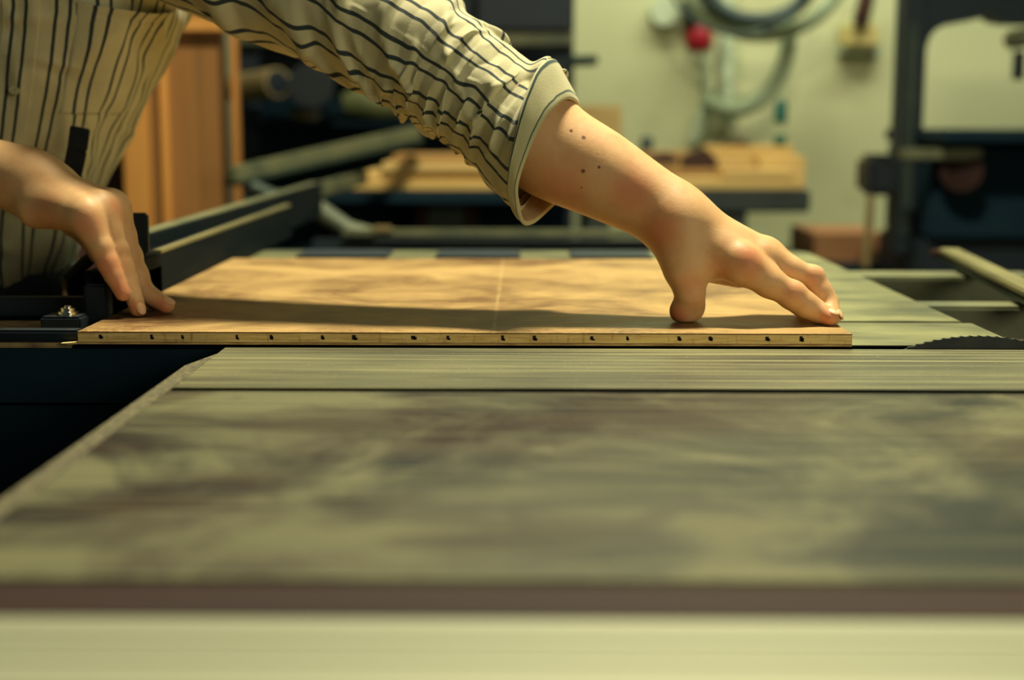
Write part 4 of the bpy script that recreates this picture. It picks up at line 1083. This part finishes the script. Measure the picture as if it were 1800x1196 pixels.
    inv = lambda s: np.interp(s, _a, _p)
    Pn = surf(Z_, PH, 0) ; nr = np.stack([np.sin(PH), -np.cos(PH), 0 * PH], -1); Pn = Pn + nr * fd[..., None]
    body = grid_mesh('shirt', Pn, uvs(Z_, PH), 'shirt', p, .001)
    # patches that follow the shirt: (corner functions in px on the photo's shirt, offset)
    def patch(name, z0, z1, p0, p1, off, mat, nu=90, nv=90, du=0.0, gape=0.0, sag=0.0, puff=0.0, parent=None):
        U, W_ = np.meshgrid(np.linspace(0, 1, nu), np.linspace(0, 1, nv), indexing='ij')
        zz = z0 + (z1 - z0) * U - sag * np.sin(np.pi * W_) * U ** 2
        pp = inv(p0 + (p1 - p0) * W_ + shf(zz))
        o = off + gape * U ** 8 * np.sin(np.pi * W_) + puff * np.sin(np.pi * U) * np.sin(np.pi * W_)
        edge = np.minimum(np.minimum(U, 1 - U), np.minimum(W_, 1 - W_)); o = o * np.clip(edge / .03 + .25, 0, 1) + 0
        o = np.where(U > .9, off + gape * U ** 8 * np.sin(np.pi * W_), o)
        ff = fdat(zz, pp) + Waves(6, (30, 110), (2, 8), 71)(zz, pp * 3) * puff * .35
        q = surf(zz, pp) + np.stack([np.sin(pp), -np.cos(pp), 0 * pp], -1) * (ff + o)[..., None]
        uv = uvs(zz, pp); uv[..., 0] += du
        return grid_mesh(name, q, uv, mat, parent or body, .0008)
    patch('placket', .895, 1.30, .022, .057, .0016, 'shirt', 200, 40, .004)
    patch('pocket', 1.085, 1.188, .088, .205, .0022, 'shirt', 90, 90, .0035, gape=.014, sag=.007, puff=.006)
    # buttons down the placket
    for zb in (1.108, 1.205, 1.012):
        pp = inv(np.array([.040]) + shf(np.array([zb]))); c = surf(np.array([zb]), pp)[0]
        nn = np.array([np.sin(pp[0]), -np.cos(pp[0]), 0]); c = c + nn * (fdat(np.array([zb]), pp)[0] + .0028)
        c = Vector(c); nn = Vector(nn)
        m = MB(); m.tube([c - nn * .001, c + nn * .0010, c + nn * .0016], [.0054, .0054, .0044], 0, 24)
        for dx in (-1, 1): m.tube([c + nn * .0014 + Vector((dx * .0012, 0, 0)), c + nn * .0019 + Vector((dx * .0012, 0, 0))], .0006, 1, 8)
        m.build('button', ['button', 'mark'], body)
    # dark strap hanging on the shirt
    pts = [V3(141, 224, 1.37), V3(136, 262, 1.372), V3(128, 300, 1.38), V3(122, 345, 1.40)]
    m = MB()
    for q0, q1 in zip(pts[:-1], pts[1:]): m.obox(q0, q1 + (q1 - q0) * .03, .019, .004, 0, .001, up=(0, 1, 0))
    m.build('dark_strap', 'black', body)
    # ---------- other sleeve (wearer's right), out of frame
    path = catmull([rs + np.array([.04, 0, .0]), (rs + relb) / 2, relb, relb + (V3(-200, 285, 1.36) - relb) * .35], 90)
    T, N, B = frames(path); n = len(path); m4 = 96; th = np.linspace(0, 2 * np.pi, m4)
    I_, TH = np.meshgrid(np.linspace(0, 1, n), th, indexing='ij')
    rr = .068 - .012 * I_ + ridge(I_ * 40 + np.sin(TH), 1.4) * .003 * I_ + .001 * np.sin(3 * TH + 9 * I_)
    Pn = path[:, None, :] + (np.cos(TH) * rr)[..., None] * N[:, None, :] + (np.sin(TH) * rr)[..., None] * B[:, None, :]
    grid_mesh('sleeve', Pn, np.stack([TH * .055, I_ * .4], -1), 'shirt', p, .001)
build_materials()
build_room(); build_saw(); build_carriage(); build_board(); build_fence(); build_background()
build_person()
